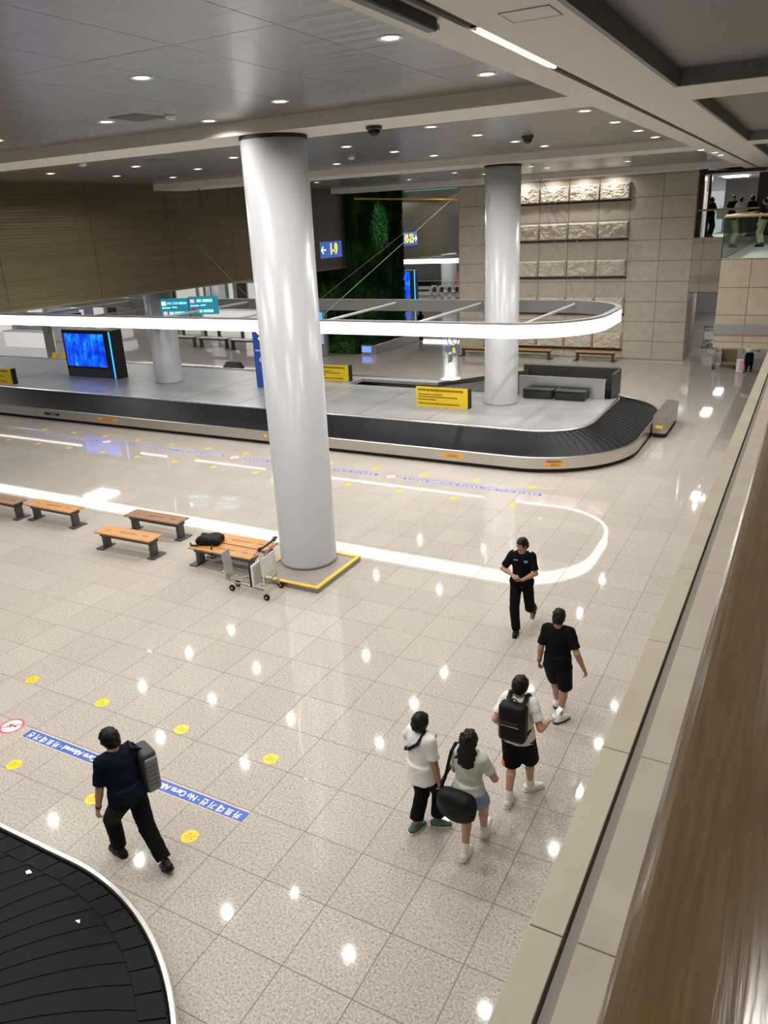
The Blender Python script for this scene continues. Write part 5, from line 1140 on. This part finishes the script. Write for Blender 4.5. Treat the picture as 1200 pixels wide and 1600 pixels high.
sp_ = [j['sR']*.5+j['nb']*.5+V(0, 0, .068), j['chest']+rx*.075-fy*.125+V(0, 0, .10), j['chest']-rx*.03-fy*.145+V(0, 0, .0), j['chest']-rx*.14-fy*.11-V(0, 0, .08), j['chest']-rx*.195+fy*.03-V(0, 0, .10)]
sdf_obj('strap', [(P_caps(sp_[i], sp_[i+1], .020, .020, (nrm(np.cross(sp_[i+1]-sp_[i], (0, 0, 1))) if i else (0, 0, 1), .45)), .006) for i in range(4)], .006, BAGB, cb)
sdf_obj('pouch', [(P_rbox(j['chest']-rx*.12+fy*.185-V(0, 0, .07), (.08, .04, .055), .03, R), 0)], .008, BAGB, cb)
# --- girl with long hair and big black bag
hg = -.05
q_, j = person('person from behind with long black hair, pale sage t-shirt and denim shorts', (-2.52, 5.98, 0), hg, h=1.66, pelvis=(.02, .02, .86), lean=(0, .02), face=(-.05, -.2),
    ankL=(-.01, -.03, .085), ankR=(.045, .34, .12), toeL=(-.05, 1, 0), toeR=(0, 1, .4), handL=(-.10, .30, 1.04), handR=(.12, .27, 1.06), dirL=(.5, .8, .2), dirR=(-.5, .7, .2), palmL=(0, 0, 1), palmR=(-1, 0, 0), curl=.5, poleL=(-.3, -.8, -.5), poleR=(.7, -.7, -.1),
    top=('t_shirt', CS), sleeve=.66, hem=.93, loose=1.02, legs=('denim_shorts', DENIM), leg_t=.42, leg_r=(.112, .118, .11), shoe=SHW, sole=SHW, sock=CW, hair='long', skin=SKIN)
tb_ = empty('shoulder_bag', q_.location, rz=hg, label='large black crescent shoulder bag hanging behind the person with long hair', cat='bag')
c = j['P']+V(-.03, -.215, -.01)
sdf_obj('bag_body', [(P_caps(c+V(-.11, 0, .05), c+V(.10, 0, .05), .10, .10), 0), (P_ell(c+V(-.01, 0, -.05), (.22, .10, .17)), .05)], .009, BAGB, tb_, wob=.002)
pts = [c+V(-.20, .03, .10), j['sL']+V(-.055, -.16, -.25), j['sL']+V(-.02, -.08, .035), j['sL']+V(-.01, .0, .085), j['sL']+V(-.03, .09, .02), j['sL']+V(-.09, .10, -.25), c+V(-.235, .10, .10)]
sdf_obj('carry_strap', [(P_caps(pts[i], pts[i+1], .017, .017), .006) for i in range(6)], .007, BAGB, tb_)
rb_ = sdf_obj('folder', [(P_rbox(j['waist']+V(-.13, .17, .06), (.09, .02, .12), .01), 0)], .008, mat('red_cloth', (.50, .03, .05), .7), None); rb_.location = q_.location; rb_.rotation_euler = (0, 0, hg)
tag(rb_, 'red folded item carried under the left arm of the person with long hair', 'folder')
# --- man in black with grey backpack at lower left
hm = PI/2-.25
m_, j = person('person in navy-black polo and black trousers striding left beside the near carousel', (-5.69, 4.37, 0), hm, h=1.80, pelvis=(.01, .0, .88), lean=(-.02, .20), sh_turn=-.10, face=(.35, -.35),
    ankL=(-.077, .26, .08), ankR=(.13, -.33, .10), toeL=(-.15, 1, .05), toeR=(.05, .85, -.45), handL=(-.27, .16, .74), handR=(.34, .20, .95), palmL=(1, 0, 0), palmR=(-1, 0, 0), curl=.5, poleL=(-.3, -1, 0), poleR=(.3, -1, 0),
    top=('polo_shirt', CN), sleeve=.84, hem=.86, loose=1.16, legs=('trousers', CB), leg_t=1.90, leg_r=(.108, .088, .076), shoe=SHB, hair='full', skin=SKIN)
watch(m_, j, 'L')
gb = empty('backpack', m_.location, rz=hm, label='grey hard-shelled pack slung at the far side of the person striding left', cat='backpack')
rx, fy = j['rx'], j['fy']; c = j['chest']+rx*.275-fy*.03-V(0, 0, .15); Rg = np.array([rx, fy, (0, 0, 1)])
GS = mat('grey_shell', (.17, .18, .19), .4)
sdf_obj('bag_body', [(P_rbox(c, (.085, .15, .25), .05, Rg), 0)], .009, mat('charcoal_nylon', (.035, .037, .04), .6), gb)
sdf_obj('grey_shell', [(P_rbox(c-fy*.13+rx*.005+V(0, 0, -.01), (.072, .04, .205), .03, Rg), 0)], .008, GS, gb)
mm = MB()
for i in range(5): q = c-fy*.172+V(0, 0, -.12+.055*i); mm.tube([q-rx*.045, q+rx*.045], .004, 6)
mm.build('shell_ribs', DARKM, gb)
pts = [c+V(0, 0, .22), j['sR']-fy*.07+V(0, 0, .05), j['sR']+V(0, 0, .085), j['sR']+fy*.07+V(0, 0, .03), c+fy*.12+V(0, 0, .12)]
sdf_obj('shoulder_strap', [(P_caps(pts[i], pts[i+1], .018, .018), .008) for i in range(4)], .008, BAGB, gb)
# --- small far figures
def far_person(label, loc, hd, topm, legm, hair='short', h=1.7, group=None, vox=.02, **k): return person(label, loc, hd, h=h, vox=vox, top=('shirt', topm), legs=('trousers', legm), shoe=SHB, hair=hair, group=group, **k)[0]
UG = 'people on the upper bridge'
far_person('person on the far upper bridge in dark sleeveless top and black trousers, leftmost whole figure', (-4.40, 37.8, 5.2), -.9, CB, CB, 'bob', 1.68, UG, handL=(-.15, .3, 1.0), handR=(.2, .3, 1.0))
far_person('person in black shirt leaning on the far bridge handrail', (-3.66, 38.6, 5.2), 2.6, CB, mat('khaki_cloth', (.32, .32, .24), .8), 'short', 1.72, UG, handL=(-.15, .35, 1.1), handR=(.2, .35, 1.1))
far_person('person in white shirt leaning on the far bridge handrail', (-3.28, 37.9, 5.2), .3, CW, CB, 'short', 1.62, UG, handL=(-.15, .35, 1.05), handR=(.2, .35, 1.05))
far_person('person in black at the right end of the far bridge', (-2.86, 38.1, 5.2), .8, CB, mat('red_brown_cloth', (.28, .08, .06), .8), 'bob', 1.66, UG)
far_person('person in black shirt and olive trousers on the right-hand upper deck by the frame edge', (-1.95, 31.5, 5.05), 1.2, CB, mat('olive_cloth', (.35, .42, .22), .8), 'short', 1.66, UG)
wbg = empty('tote_bag', (-4.02, 37.75, 5.95), label='white shopping bag held by the leftmost person on the upper bridge', cat='bag'); MB().box(-.16, .16, -.06, .06, 0, .34, bev=.03).build('bag_body', CW, wbg); MB().tube([(-.08, 0, .33), (-.05, 0, .5), (.05, 0, .5), (.08, 0, .33)], .012, 6).build('bag_handle', CW, wbg)
far_person('small person in white top at the far right floor edge under the bridge', (-2.06, 34.9, 0), -.1, CW, CN, 'full', 1.22, None, handL=(-.3, .2, .75), handR=(.32, .2, .85))
bp = empty('backpack', (-2.06, 34.72, .32), label='dark navy backpack on the small person far right under the bridge', cat='backpack'); MB().box(-.16, .16, -.12, .10, 0, .52, bev=.05).build('bag_body', CN, bp); MB().tube([(-.04, 0, .5), (0, 0, .56), (.04, 0, .5)], .012, 6).build('grab_handle', CN, bp)
wb2 = empty('tote_bag', (-2.38, 34.85, 0), label='white and pink shopping bag beside the small far person', cat='bag'); MB().box(-.14, .14, -.1, .1, 0, .55, bev=.03).build('bag_body', CW, wb2); bx('pink_panel', mat('pink_print2', (.75, .35, .38), .6), .0, .145, -.105, -.1, .1, .5, parent=wb2)
far_person('distant person in black dress walking by the green wall foot', (-19.85, 40.9, 0), 1.3, CB, CB, 'long', 1.68, None, handR=(.3, .3, 1.2))
wc_ = empty('wheelchair', (-17.0, 39.2, 0), label='part of a pale wheelchair frame at the left end of the stone wall', cat='wheelchair')
for y in (-.28, .28): MB().lathe([(.27, y-.015), (.31, y-.015), (.31, y+.015), (.27, y+.015), (.27, y-.015)], ax='y', n=28, base=(0, 0, .31)).build('wheel', mat('pale_teal_rim', (.45, .62, .62), .3), wc_)
bx('seat', BLACK, -.22, .25, -.24, .24, .46, .52, parent=wc_); bx('backrest', BLACK, -.26, -.22, -.24, .24, .5, .92, parent=wc_)
MB().tube([(.2, -.24, .5), (.42, -.24, .12), (.5, -.2, .08)], .014, 8).tube([(.2, .24, .5), (.42, .24, .12), (.5, .2, .08)], .014, 8).tube([(-.26, .24, .9), (-.38, .24, .94)], .014, 8).tube([(-.26, -.24, .9), (-.38, -.24, .94)], .014, 8).build('frame', CHROME, wc_)
# --- loose backpack on the bench
lb = empty('backpack', (-10.27, 11.05, .43), rz=.3, label='slumped black backpack lying on the oak bench beside the trolley', cat='backpack')
sdf_obj('bag_body', [(P_rbox((0, 0, .075), (.26, .19, .085), .07), 0), (P_ell((.10, .02, .12), (.14, .13, .07)), .05), (P_rbox((-.05, -.06, .13), (.13, .09, .05), .03), .03)], .010, BAGB, lb, wob=.006)
sdf_obj('shoulder_strap', [(P_caps((-.10, -.15, .08), (-.20, -.24, .03), .016, .016), .0), (P_caps((-.20, -.24, .03), (-.34, -.20, .018), .016, .016), .01), (P_caps((-.34, -.20, .018), (-.40, -.10, .018), .016, .016), .01)], .008, BAGB, lb)
sdf_obj('hanging_strap', [(P_caps((.12, -.17, .08), (.16, -.34, .03), .014, .014), .0), (P_caps((.16, -.34, .03), (.15, -.36, -.16), .014, .014), .01)], .008, BAGB, lb)
